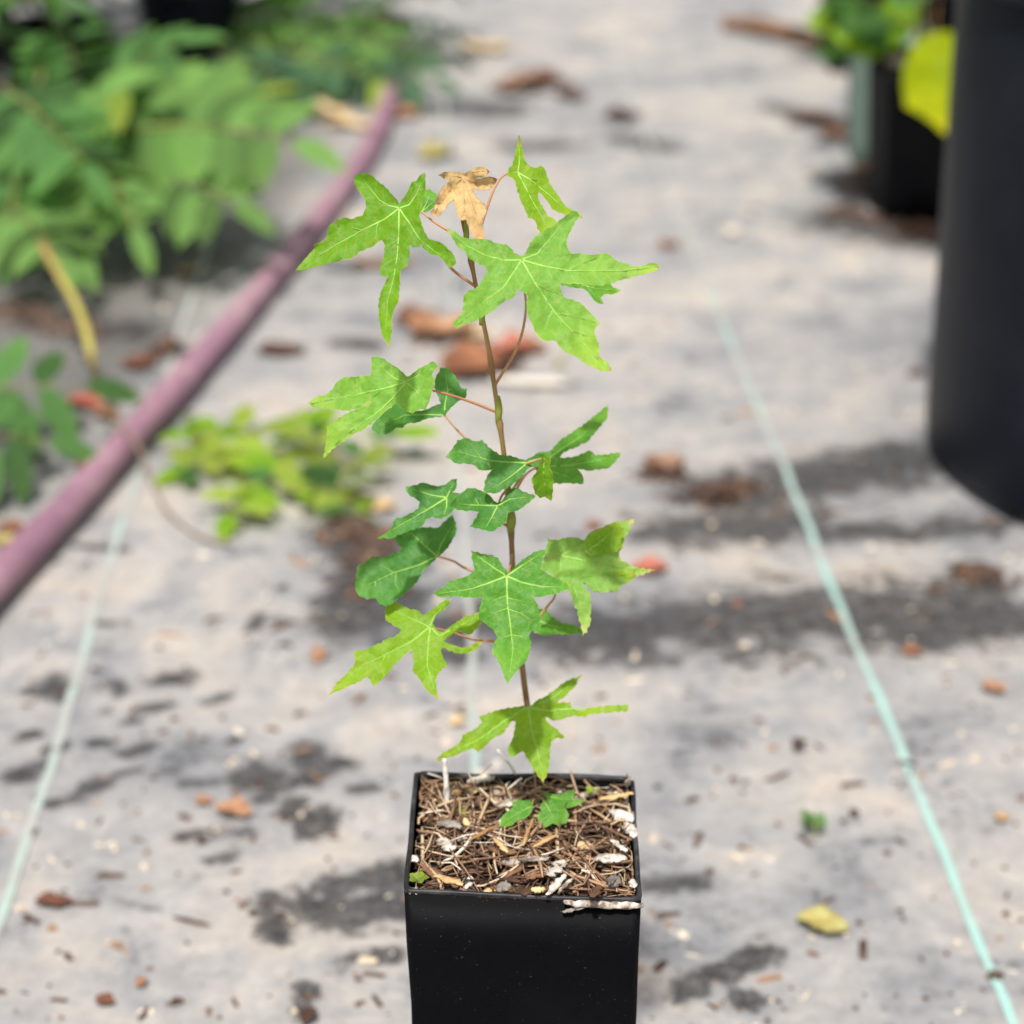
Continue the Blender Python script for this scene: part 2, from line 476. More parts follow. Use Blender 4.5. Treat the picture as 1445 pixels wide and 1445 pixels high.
def stripemat(name, teal, pale):
    m, nt, N, L, B = newmat(name)
    tc = N.new('ShaderNodeTexCoord')
    ck = N.new('ShaderNodeTexChecker'); ck.inputs['Scale'].default_value = 620
    L.new(tc.outputs['Object'], ck.inputs['Vector'])
    ck.inputs[1].default_value = rgba(teal); ck.inputs[2].default_value = rgba(pale)
    med = add_noise(nt, 14, 5)
    fine = add_noise(nt, 200, 4)
    f = mathn(nt, 'ADD', mathn(nt, 'MULTIPLY', med.outputs[0], 0.7), mathn(nt, 'MULTIPLY', fine.outputs[0], 0.3))
    f = mathn(nt, 'ADD', f, attr(nt, 'worn'))
    c = mixc(nt, mathn(nt, 'MULTIPLY', sstep(nt, f, 0.42, 0.70), 0.88), ck.outputs[0], (0.34, 0.32, 0.295))
    L.new(c, B.inputs['Base Color'])
    B.inputs['Roughness'].default_value = 0.75
    bump(nt, B, fine.outputs[0], 0.4, 0.001)
    return m
M_stripe = stripemat('teal_thread', (0.19, 0.43, 0.385), (0.40, 0.55, 0.50))
M_stripe_p = stripemat('teal_thread_faded', (0.27, 0.42, 0.37), (0.42, 0.50, 0.45))

def hosemat():
    m, nt, N, L, B = newmat('purple_hose')
    n = add_noise(nt, 14, 6, rough=0.7)
    s = add_noise(nt, 160, 4, rough=0.7)
    c = ramp(nt, n.outputs[0], [(0.3, (0.19, 0.095, 0.135)), (0.5, (0.285, 0.15, 0.20)), (0.7, (0.38, 0.24, 0.26))])
    f = sstep(nt, mathn(nt, 'ADD', mathn(nt, 'MULTIPLY', n.outputs[0], 0.6), mathn(nt, 'MULTIPLY', s.outputs[0], 0.4)), 0.52, 0.68)
    c = mixc(nt, mathn(nt, 'MULTIPLY', f, 0.6), c, (0.33, 0.27, 0.23))
    L.new(c, B.inputs['Base Color'])
    B.inputs['Roughness'].default_value = 0.6
    bump(nt, B, s.outputs[0], 0.25, 0.001)
    return m
M_hose = hosemat()

# ------------------------------------------------------------------ ground: woven weed mat
def g(px, py): 
    p = at_h(px, py, 0.0)
    return (p.x, p.y)

STAINS_AND_SHADE = [  # stains and painted plant shade, capsules on the mat: pixel ends, radius in metres
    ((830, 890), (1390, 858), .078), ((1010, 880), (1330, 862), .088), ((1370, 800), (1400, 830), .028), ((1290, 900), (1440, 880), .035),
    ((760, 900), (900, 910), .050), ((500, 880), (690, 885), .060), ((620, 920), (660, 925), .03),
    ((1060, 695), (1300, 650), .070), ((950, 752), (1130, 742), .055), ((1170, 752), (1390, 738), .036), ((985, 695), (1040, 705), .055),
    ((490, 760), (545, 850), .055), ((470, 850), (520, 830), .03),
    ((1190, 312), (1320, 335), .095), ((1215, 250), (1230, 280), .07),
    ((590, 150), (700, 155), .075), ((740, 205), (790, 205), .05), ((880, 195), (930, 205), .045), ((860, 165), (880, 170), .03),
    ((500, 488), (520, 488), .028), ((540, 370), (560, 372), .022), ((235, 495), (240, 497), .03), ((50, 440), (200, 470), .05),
    ((80, 960), (90, 985), .017), ((35, 975), (60, 972), .008), ((160, 965), (175, 975), .011), ((222, 962), (258, 956), .016), ((200, 1000), (240, 996), .010),  # from here, rows of small dark marks left of the pot
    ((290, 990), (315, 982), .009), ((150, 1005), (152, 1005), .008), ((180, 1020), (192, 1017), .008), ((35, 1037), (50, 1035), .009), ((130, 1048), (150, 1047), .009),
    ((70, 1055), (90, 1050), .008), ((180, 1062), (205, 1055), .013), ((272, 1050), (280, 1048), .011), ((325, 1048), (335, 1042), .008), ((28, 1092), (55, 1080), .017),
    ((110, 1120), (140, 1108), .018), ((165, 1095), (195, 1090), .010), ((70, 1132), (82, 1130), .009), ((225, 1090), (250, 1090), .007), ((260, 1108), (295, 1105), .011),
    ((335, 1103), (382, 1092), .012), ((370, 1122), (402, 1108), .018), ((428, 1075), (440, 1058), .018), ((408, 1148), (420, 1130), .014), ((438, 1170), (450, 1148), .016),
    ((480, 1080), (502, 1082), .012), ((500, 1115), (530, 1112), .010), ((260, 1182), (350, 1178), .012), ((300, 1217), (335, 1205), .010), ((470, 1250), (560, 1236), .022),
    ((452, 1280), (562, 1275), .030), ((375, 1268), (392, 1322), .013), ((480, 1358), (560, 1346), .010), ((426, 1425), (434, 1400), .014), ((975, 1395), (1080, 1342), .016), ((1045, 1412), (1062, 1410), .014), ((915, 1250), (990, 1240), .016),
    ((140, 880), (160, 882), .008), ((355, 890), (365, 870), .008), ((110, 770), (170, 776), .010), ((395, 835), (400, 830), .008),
    ((-150, 330), (330, 150), .17), ((150, 100), (450, 50), .22), ((360, 1095), (440, 1090), .03), ((1090, 150), (1200, 175), .04),  # widest capsules: shade in the gaps under the plant row, painted into the mat
]
def build_ground():
    def axis(lo, hi, step, far):
        a = list(np.arange(lo, hi + 1e-6, step))
        left = [lo - d for d in (0.1, 0.3, 0.8, 2, 5, 12, 30, far)][::-1]
        right = [hi + d for d in (0.1, 0.3, 0.8, 2, 5, 12, 30, far)]
        return np.array(left + a + right)
    def fine_axis(lo, a, b, hi, far):
        q = axis(lo, hi, 0.0125, far)
        return np.sort(np.concatenate([q[(q < a - .004) | (q > b + .004)], np.arange(a, b, .0055)]))
    xs = fine_axis(-1.7, -.55, .45, 1.5, 120)
    ys = fine_axis(0.55, 1.0, 1.9, 5.0, 250)
    X, Y = np.meshgrid(xs, ys)
    st = np.zeros_like(X)
    for a, b, r in STAINS_AND_SHADE:
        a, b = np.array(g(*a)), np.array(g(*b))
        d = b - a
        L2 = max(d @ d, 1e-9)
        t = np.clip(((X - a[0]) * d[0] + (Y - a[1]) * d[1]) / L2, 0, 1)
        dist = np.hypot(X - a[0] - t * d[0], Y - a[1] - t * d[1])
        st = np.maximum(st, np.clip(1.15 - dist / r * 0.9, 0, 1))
    # left of the hose the mat is mixed towards a darker even grey
    hp_ = sorted((at_h(x, y).y, at_h(x, y).x) for x, y in [(-330, 1225), (-70, 900), (0, 815), (100, 711), (200, 600), (300, 489), (430, 335), (522, 207), (545, 150)])
    XH = np.interp(Y, [q[0] for q in hp_], [q[1] for q in hp_])
    def ss(v, a, b):
        v = np.clip((v - a) / (b - a), 0, 1)
        return v * v * (3 - 2 * v)
    cl = ss(XH - X, 0.0, 0.10) * (1 - ss(Y, 2.9, 3.6)) * ss(Y, 1.2, 1.7)
    Z = np.zeros_like(X)
    near = (X > -1.9) & (X < 1.7) & (Y > 0.4) & (Y < 5.2)
    Z = np.where(near, 0.0016 * np.sin(X * 9 + 1.3 * np.sin(Y * 4)) * np.cos(Y * 7 + X * 3) + 0.0009 * np.sin(X * 31 + Y * 17) + 0.0006 * np.cos(Y * 43 - X * 23), 0)
    ny, nx = X.shape
    V = np.stack([X.ravel(), Y.ravel(), Z.ravel()], 1)
    idx = np.arange(ny * nx).reshape(ny, nx)
    F = np.stack([idx[:-1, :-1], idx[:-1, 1:], idx[1:, 1:], idx[1:, :-1]], -1).reshape(-1, 4)
    me = bpy.data.meshes.new('ground')
    me.from_pydata(V.tolist(), [], F.tolist())
    me.polygons.foreach_set('use_smooth', [True] * len(me.polygons))
    a = me.attributes.new('stain_and_shade', 'FLOAT', 'POINT')  # stains together with the painted shade below the plant row
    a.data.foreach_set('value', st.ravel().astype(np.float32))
    a = me.attributes.new('plain', 'FLOAT', 'POINT')
    a.data.foreach_set('value', cl.ravel().astype(np.float32))
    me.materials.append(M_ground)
    o = link('ground', me, (0, 0, 0))
    tag(o, 'dusty woven black weed mat with dark stained patches and painted-in plant shade covering the ground', kind='structure')
    return o
GROUND = build_ground()

def ground_z(x, y):
    return 0.0016 * math.sin(x * 9 + 1.3 * math.sin(y * 4)) * math.cos(y * 7 + x * 3) + 0.0009 * math.sin(x * 31 + y * 17) + 0.0006 * math.cos(y * 43 - x * 23)

# coloured warp threads: three parallel stripes woven into the mat, 30 cm apart
def stripe(pa, pb, width, mat, w0, w1, y0, y1):
    a, b = at_h(*pa), at_h(*pb)
    d = (b - a).normalized()
    s = Vector((-d.y, d.x, 0))
    p0, p1 = a - d * 2.0, b + d * 6.0
    n = int((p1 - p0).length / 0.02)
    V, F, WR = [], [], []
    for i in range(n + 1):
        p = p0 + (p1 - p0) * (i / n)
        WR += [w0 + (w1 - w0) * min(1, max(0, (p.y - y0) / (y1 - y0)))] * 2
        wob = 0.0012 * math.sin(i * 0.21) + 0.0006 * math.sin(i * 0.73)
        for k in (-1, 1):
            q = p + s * (k * width / 2 * (1 + 0.10 * math.sin(i * 1.7 + k)) + wob)
            V.append(Vector((q.x, q.y, ground_z(q.x, q.y) * (1 if -1.8 < q.x < 1.6 and .5 < q.y < 5.1 else 0) + 0.0012)))
    for i in range(n):
        F.append((2 * i, 2 * i + 1, 2 * i + 3, 2 * i + 2))
    o = mk('stripe', V, F, mat, GROUND, origin=a, attrs={'worn': WR})
    return o
stripe((1430, 1445), (985, 370), 0.0058, M_stripe, -.02, .26, 1.2, 3.0)
stripe((672, 1090), (650, 640), 0.0055, M_stripe, .10, .28, 1.3, 1.7)
stripe((0, 1310), (310, 290), 0.0062, M_stripe_p, .08, .22, 1.2, 2.6)

# ------------------------------------------------------------------ square pot of the sapling
POT_W, RIM_Z = 0.1035, 0.254
pc = at_h(739, 1177, RIM_Z)
POT_C = Vector((pc.x, pc.y, 0))
SHEAR = Matrix(((1, 0, 0, 0), (0, 1, 0, 0), (-.034, 0, 1, .0018), (0, 0, 0, 1)))      # the pot leans a touch to its right
POT_M = Matrix.Translation(POT_C) @ SHEAR @ Matrix.Rotation(math.radians(-0.8), 4, 'Z')
hw = POT_W / 2

def square_pot(name, M, half, height, label, cat, mat, rimmat, group=None, thick=0.0016, taper=0.93, wob=0.0, seed=0):
    root = empty(name, M.translation)
    hb = half * taper
    def hz(z): return hb + (half - hb) * z / height
    prof = [(hb - .012, 0.0015), (hb - .004, 0.0008), (hb, 0.004)]
    prof += [(hz(height * t), height * t) for t in (.15, .3, .45, .6, .75, .88, .992)]
    out = prof + [(hz(height) - thick, height - 0.004), (hz(height * .8) - thick, height * .8), (hb - thick, .006), (0.003, .006)]
    # close the floor
    V, F, m = loops(out, M, rc=min(0.0045, half * .09), wob=wob, seed=seed)
    F.append(tuple(range(m))[::-1])
    F.append(tuple((len(out) - 1) * m + k for k in range(m)))
    b = mk('body', V, F, mat, root, origin=M.translation)
    h = height
    rp = [(half - .0004, h - .0022), (half + .0001, h - .0018), (half + .0002, h - .0006), (half - .0003, h), (half - .0014, h - .0001), (half - .0019, h - .0008), (half - .0019, h - .0024)]
    V, F, m = loops(rp, M, rc=min(0.0045, half * .09), wob=wob, seed=seed)
    r = mk('rim', V, F, rimmat, root, origin=M.translation + Vector((0, 0, h - .01)))
    tag(root, label, cat, group)
    return root
square_pot('square_pot', POT_M, hw, RIM_Z, 'tall square black plastic pot filled with pine straw mulch, holding the star-leaved sapling', 'pot', M_pot, M_pot_rim, wob=0.0020)

# soil and mulch
SOIL_D = 0.0070
def soil_z(lx, ly):
    return RIM_Z - SOIL_D + 0.003 * noise.noise(Vector((lx * 45, ly * 45, 3.1))) + 0.0022 * noise.noise(Vector((lx * 120, ly * 120, 7))) - 0.006 * math.exp(-((lx + .012) ** 2 + (ly + .036) ** 2) / 0.00022) - 0.003 * math.exp(-((lx + .036) ** 2 + (ly + .02) ** 2) / 0.0003)
def build_soil():
    n = 46
    h = hw - 0.0032
    V, F = [], []
    for j in range(n + 1):
        for i in range(n + 1):
            x, y = -h + 2 * h * i / n, -h + 2 * h * j / n
            V.append(POT_M @ Vector((x, y, soil_z(x, y) - 0.002)))
    for j in range(n):
        for i in range(n):
            a = j * (n + 1) + i
            F.append((a, a + 1, a + n + 2, a + n + 1))
    o = mk('potting_soil', V, F, M_soil)
    tag(o, 'dark crumbly potting soil under the pine straw in the square pot', 'soil', kind='stuff')
build_soil()

def strip_geo(path, width, thick, nrm):
    """flat tapering strip with thickness along a path"""
    V, F = [], []
    n = len(path)
    for i, p in enumerate(path):
        t = (path[min(i + 1, n - 1)] - path[max(i - 1, 0)]).normalized()
        s = t.cross(nrm)
        if s.length < 1e-4: s = t.orthogonal()
        s.normalize()
        u = s.cross(t).normalized()
        k = i / (n - 1)
        w_ = width * (0.35 + 0.65 * math.sin(math.pi * min(1, max(0, 0.12 + 0.8 * k))))
        V += [p - s * w_ / 2, p + u * thick, p + s * w_ / 2]
    for i in range(n - 1):
        a, b = i * 3, i * 3 + 3
        F += [(a, a + 1, b + 1, b), (a + 1, a + 2, b + 2, b + 1), (a + 2, a, b, b + 2)]
    F += [(0, 2, 1), ((n - 1) * 3, (n - 1) * 3 + 1, (n - 1) * 3 + 2)]
    return V, F

def build_straw():
    rnd = random.Random(11)
    V, F, H = [], [], []
    h = hw - 0.005
    for i in range(1000):
        L = rnd.uniform(.008, .034) * (1 if rnd.random() < .8 else 1.35)
        a = rnd.uniform(0, math.pi)
        cx, cy = rnd.uniform(-h, h), rnd.uniform(-h, h)
        bowl = math.exp(-((cx + .012) ** 2 + (cy + .036) ** 2) / 0.0002)
        if rnd.random() < bowl * .75 + (.25 if cy < -.012 and cx < .012 else 0): continue
        dx, dy = math.cos(a) * L / 2, math.sin(a) * L / 2
        layer = rnd.random()
        lift = layer ** 1.5 * 0.0055
        tz = rnd.gauss(0, .0022) + (rnd.uniform(-.007, .010) if rnd.random() < .10 else 0)
        bend = rnd.gauss(0, .0022)
        pts = []
        ok = True
        for k in range(5):
            t = k / 4 * 2 - 1
            x, y = cx + dx * t - dy / L * bend * 2 * (1 - t * t), cy + dy * t + dx / L * bend * 2 * (1 - t * t)
            if abs(x) > hw - .003 or abs(y) > hw - .003:
                x = max(-hw + .003, min(hw - .003, x)); y = max(-hw + .003, min(hw - .003, y))
            z = soil_z(x, y) + lift + tz * t + 0.0008 * (1 - t * t)
            z = max(z, soil_z(x, y) - 0.001)
            pts.append(POT_M @ Vector((x, y, z)))
        wd = rnd.choice((.0006, .0007, .0009, .0010, .0012, .0016, .0022))
        v, f = strip_geo(pts, wd, wd * .45, Vector((rnd.gauss(0, .3), rnd.gauss(0, .3), 1)).normalized())
        o = len(V)
        V += v
        F += [tuple(q + o for q in ff) for ff in f]
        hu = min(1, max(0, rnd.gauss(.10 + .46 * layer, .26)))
        H += [hu] * len(v)
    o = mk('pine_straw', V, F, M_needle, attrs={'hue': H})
    tag(o, 'tangle of brown pine needles and straw mulching the square pot', 'mulch', kind='stuff')
build_straw()

def chip_geo(p1, p2, width, thick, seed, nseg=9, rough=0.42, bend=0.0, nrm=Vector((0, 0, 1))):
    """irregular splinter of bark or wood: uneven cross sections, broken ends"""
    rnd = random.Random(seed)
    V, F = [], []
    ax = p2 - p1
    t = ax.normalized()
    s = t.cross(nrm)
    if s.length < 1e-3: s = t.orthogonal()
    s.normalize()
    u = s.cross(t).normalized()
    m = 7
    for i in range(nseg + 1):
        k = i / nseg
        prof = min(1, (0.45 + 2.2 * min(k, 1 - k)))
        c = p1 + ax * k + u * (bend * (1 - (2 * k - 1) ** 2)) + s * (rnd.uniform(-.12, .12) * width)
        for j in range(m):
            a = 2 * math.pi * j / m
            rr = prof * (1 + rnd.uniform(-rough, rough))
            V.append(c + s * (math.cos(a) * width / 2 * rr) + u * (math.sin(a) * thick / 2 * rr) + t * (rnd.uniform(-.5, .5) * width * .25))
    for i in range(nseg):
        for j in range(m):
            j2 = (j + 1) % m
            F.append((i * m + j, i * m + j2, (i + 1) * m + j2, (i + 1) * m + j))
    F.append(tuple(range(m))[::-1])
    F.append(tuple(nseg * m + j for j in range(m)))
    return V, F

SOIL_TOP = RIM_Z - SOIL_D + 0.0045
def chip(name, label, cat, a, b, wpx, mat, h1=0.0, h2=0.0, thick=.35, bend=0.0, seed=None, group=None, z=None):
    """a, b: photograph pixels of the ends, lying on the mulch"""
    seed = seed if seed is not None else int(a[0] * 7 + a[1] * 13)
    zz = SOIL_TOP if z is None else z
    if z is None: zz += .0022
    p1, p2 = at_h(a[0], a[1], zz + h1), at_h(b[0], b[1], zz + h2)
    wd = wpx * 1.22 / FPX
    V, F = chip_geo(p1, p2, wd, wd * thick, seed, bend=bend)
    o = mk(name, V, F, mat)
    return tag(o, label, cat, group)

MG = 'bark and wood pieces lying on the mulch'
def standing(name, label, cat, a, b, wpx, mat, bend=0.0):
    """stick planted at pixel a on the mulch, its top at pixel b in the same upright plane"""
    p1 = at_h(a[0], a[1], SOIL_TOP - .003)
    p2 = at_y(b[0], b[1], p1.y + .004)
    wd = wpx * .93 / FPX
    mid = (p1 + p2) / 2 + Vector((bend, 0, 0))
    path = smooth_path([p1, mid, p2], 5)
    V, F = tube(path, lambda t: wd / 2 * (1.12 - .35 * t) * (1 + .12 * math.sin(t * 19)), 7)
    return tag(mk(name, V, F, mat, origin=p1), label, cat)
standing('twig', 'straight bleached white twig standing upright in the mulch', 'twig', (631, 1150), (627, 1068), 9, M_twig, 0.0003)
standing('twig', 'thin bleached curved twig leaning out of the mulch behind the seedling leaves', 'twig', (738, 1112), (702, 1058), 5, M_twig, 0.0012)
chip('twig', 'short pale birch-like twig lying along the back wall of the pot', 'twig', (659, 1103), (698, 1097), 10, M_wbark, .001, .002, .9)
YF = POT_C.y - hw - .0012
def lip_strip(label, cat, a, b, wpx, mat, seed):
    wd = wpx / FPX
    V, F = chip_geo(at_y(a[0], a[1], YF), at_y(b[0], b[1], YF), wd, wd * .45, seed, nseg=14, rough=.34, nrm=Vector((0, -.8, .6)).normalized())
    tag(mk('bark_strip', V, F, mat), label, cat)
lip_strip('long pale flaky bark strip lying along the front rim of the pot', 'bark strip', (796, 1274), (908, 1279), 11, M_wbark, 3)
lip_strip('thin grey splinter sticking out under the bark strip on the front rim', 'splinter', (794, 1287), (828, 1279), 5, M_gbark, 4)
chip('bark_chip', 'broad white flake of bark behind the left seedling leaf', 'bark chip', (698, 1137), (730, 1130), 15, M_wbark, .001, .002, .25)
chip('bark_chip', 'thick white flaking bark chunk against the right wall of the pot', 'bark chip', (864, 1144), (894, 1158), 17, M_wbark, .001, .001, .5)
chip('bark_chip', 'small white bark lump below the flaking chunk by the right wall', 'bark chip', (886, 1162), (894, 1182), 13, M_wbark, 0, 0, .6)
chip('bark_chip', 'wide white bark slab in the right half of the mulch', 'bark chip', (841, 1213), (882, 1209), 15, M_wbark, .001, .001, .4)
chip('bark_chip', 'grey rolled bark curl near the left wall of the pot', 'bark chip', (618, 1163), (651, 1167), 12, M_gbark, .001, .002, .5, .001)
chip('bark_chip', 'pale round flake of wood below the grey bark curl', 'bark chip', (622, 1182), (640, 1200), 17, M_wbark, .001, .0, .22)
chip('bark_chip', 'cream wood block against the left wall of the pot', 'bark chip', (575, 1208), (590, 1215), 11, M_wbark, .001, .001, .5)
chip('wood_sliver', 'bright tan wood sliver lying near the front left of the mulch', 'wood sliver', (613, 1235), (654, 1248), 12, M_twood, .003, .004, .3)
chip('bark_chip', 'cream chip in the front left corner of the pot', 'bark chip', (573, 1257), (592, 1258), 11, M_wbark, .002, .002, .6)
chip('bark_chip', 'mottled grey chip propped at the middle of the front wall', 'bark chip', (700, 1254), (720, 1248), 14, M_gbark, .002, .003, .5)
chip('bark_chip', 'torn brown bark piece against the front wall', 'bark chip', (728, 1258), (770, 1255), 13, M_bbark, .002, .003, .4)
chip('bark_chip', 'ragged tan bark crumb on top of the torn brown piece', 'bark chip', (750, 1256), (769, 1254), 9, M_twood, .005, .005, .6)
chip('wood_sliver', 'long pale splint of wood slanting to the front rim', 'wood sliver', (773, 1263), (799, 1232), 8, M_wbark, .004, .002, .35)
chip('wood_sliver', 'forked bleached sliver beside the long pale splint', 'wood sliver', (787, 1260), (809, 1238), 5, M_wbark, .004, .002, .5)
chip('dry_leaf', 'dull olive dry leaf scrap in the middle of the mulch', 'dry leaf', (775, 1234), (797, 1214), 15, M_gbark, .003, .005, .12)
chip('bark_chip', 'bone-white twisted wood piece in the middle of the mulch', 'bark chip', (731, 1213), (775, 1211), 9, M_wbark, .002, .003, .6)
chip('bark_chip', 'dark hollow stick lying before the twisted wood piece', 'stick', (742, 1236), (771, 1233), 10, M_bbark, 0, 0, .7)
chip('bark_chip', 'charcoal grey bark lump in the front right of the mulch', 'bark chip', (858, 1240), (876, 1246), 17, M_gbark, .002, .002, .6)
chip('bark_chip', 'small bright white chip in the front right corner', 'bark chip', (889, 1242), (897, 1252), 9, M_wbark, .003, .002, .5)
chip('wood_sliver', 'straw-coloured split stem by the back right corner', 'wood sliver', (846, 1128), (894, 1119), 10, M_twood, .001, .003, .4)
chip('bark_chip', 'white splinter in the back right corner of the pot', 'bark chip', (881, 1108), (892, 1098), 10, M_wbark, .002, .006, .5)
chip('dry_leaf', 'crumpled tan leaf scrap beside the upright white twig', 'dry leaf', (633, 1116), (650, 1120), 13, M_twood, .001, .002, .3)
chip('dry_leaf', 'folded ochre leaf scrap under the pale twig at the back', 'dry leaf', (657, 1116), (687, 1113), 11, M_twood, .001, .002, .25)
chip('wood_sliver', 'thin pale stick crossing left of the seedling leaves', 'wood sliver', (662, 1186), (702, 1164), 5, M_twood, .003, .004, .6)
chip('wood_sliver', 'orange-tan stick standing below the seedling leaves', 'wood sliver', (737, 1193), (753, 1154), 5, M_twood, .003, .005, .7)
chip('wood_sliver', 'tan peg of wood left of the middle of the mulch', 'wood sliver', (697, 1183), (716, 1203), 6, M_twood, .003, .003, .7)
chip('wood_sliver', 'cream stalk slanting up through the middle of the mulch', 'wood sliver', (753, 1195), (787, 1178), 5, M_twood, .003, .004, .7)
chip('bark_chip', 'dark brown bark plank by the left wall', 'bark chip', (596, 1220), (624, 1240), 13, M_bbark, .001, .001, .4)
chip('bark_chip', 'rust brown curl of bark standing at the front wall', 'bark chip', (836, 1266), (846, 1250), 12, M_bbark, .006, .003, .25)
chip('wood_sliver', 'bleached splinter lying before the right wall', 'wood sliver', (862, 1185), (884, 1201), 8, M_wbark, .002, .002, .5)
rr = random.Random(5)
for i in range(95):
    lx, ly = rr.uniform(-hw + .008, hw - .008), rr.uniform(-hw + .008, hw - .008)
    if math.hypot(lx - .006, ly - .028) < .012: continue
    kind = rr.choice('bbbbbbggttw')
    mat = {'b': M_bbark, 'g': M_gbark, 't': M_twood, 'w': M_wbark}[kind]
    L = rr.uniform(.006, .016)
    a = rr.uniform(0, 6.28)
    c = Vector((lx, ly, soil_z(lx, ly) + rr.uniform(.0005, .004)))
    d = Vector((math.cos(a), math.sin(a), rr.gauss(0, .16))) * (L / 2)
    lim = hw - .004
    if max(abs(c.x + d.x), abs(c.x - d.x), abs(c.y + d.y), abs(c.y - d.y)) > lim: continue
    wd = rr.uniform(.0018, .0060)
    V, F = chip_geo(POT_M @ (c - d), POT_M @ (c + d), wd, wd * rr.uniform(.25, .6), i + 100, nseg=5)
    o = mk('mulch_chip', V, F, mat)
    nm = {'b': 'brown bark', 'g': 'grey bark', 't': 'tan wood', 'w': 'white wood'}[kind]
    tag(o, 'tiny %s chip among the pine straw of the square pot' % nm, 'mulch chip', 'tiny %s chips in the pot' % nm)

# ------------------------------------------------------------------ the sapling
SB = at_h(764, 1112, SOIL_TOP - .004)     # where the stem leaves the soil
YS = SB.y
SAP = empty('maple_sapling', SB)
tag(SAP, 'young sapling with star-shaped lobed green leaves rising from the square black pot', 'sapling')
stem_px = [(764, 1116), (758, 1085), (751, 1040), (744, 995), (738, 950), (731, 890), (726, 830), (723, 790), (721, 745), (717, 695), (711, 640), (704, 590), (699, 555), (690, 495), (679, 440), (668, 385), (660, 345), (653, 312), (650, 292)]
def stem_at(py):
    for (x1, y1), (x2, y2) in zip(stem_px, stem_px[1:]):
        if y2 <= py <= y1:
            t = (y1 - py) / (y1 - y2)
            return at_y(x1 + (x2 - x1) * t, py, YS)
    return at_y(stem_px[-1][0], stem_px[-1][1], YS)
path = smooth_path([SB + Vector((0, 0, -.012))] + [at_y(x, y, YS) for x, y in stem_px], 5)
NODES = [0.30, 0.47, 0.53, 0.62, 0.72, 0.86]
def srad(t):
    r = .0016 * (1 - t) + .00080 * t
    for q in NODES:
        r += .0006 * math.exp(-((t - q) / .008) ** 2)
    return r
V, F = tube(path, srad, 10)
mk('stem', V, F, M_stem, SAP, origin=SB)
for py, r in ((735, .0021), (580, .0016), (440, .0014), (330, .0012)):
    p = stem_at(py)
    V, F = tube(smooth_path([p + Vector((0, 0, -.006)), p + Vector((.0004, -.0003, 0)), p + Vector((0, 0, .007))], 5), lambda t, r=r: r * (.62 + .45 * math.sin(math.pi * t)), 10)
    mk('stem_node', V, F, M_stem_g, SAP, origin=p)

def crop(o, pts): return [(o[0] + x / 5.0, o[1] + y / 5.0) for x, y in pts]

def jag(poly, rnd, step=5.0, amp=1.0):
    out = []
    n = len(poly)
    k = 0
    for i in range(n):
        (x1, y1), (x2, y2) = poly[i], poly[(i + 1) % n]
        d = math.hypot(x2 - x1, y2 - y1)
        m = max(1, int(d / step))
        nx, ny = -(y2 - y1) / max(d, 1e-6), (x2 - x1) / max(d, 1e-6)
        for j in range(m):
            t = j / m
            q = 0 if j == 0 else (amp if k % 2 else -amp * .6) * rnd.uniform(.3, 1.0)
            k += 1
            out.append((x1 + (x2 - x1) * t + nx * q, y1 + (y2 - y1) * t + ny * q))
    return out

def seg_dist(P, a, b):
    a, b = np.array(a), np.array(b)
    d = b - a
    t = np.clip(((P - a) @ d) / max(d @ d, 1e-9), 0, 1)
    return np.linalg.norm(P - a - t[:, None] * d, axis=1)

def inside(poly, x, y):
    c = False
    n = len(poly)
    for i in range(n):
        x1, y1 = poly[i]; x2, y2 = poly[i - 1]
        if (y1 > y) != (y2 > y) and x < (x2 - x1) * (y - y1) / (y2 - y1) + x1:
            c = not c
    return c

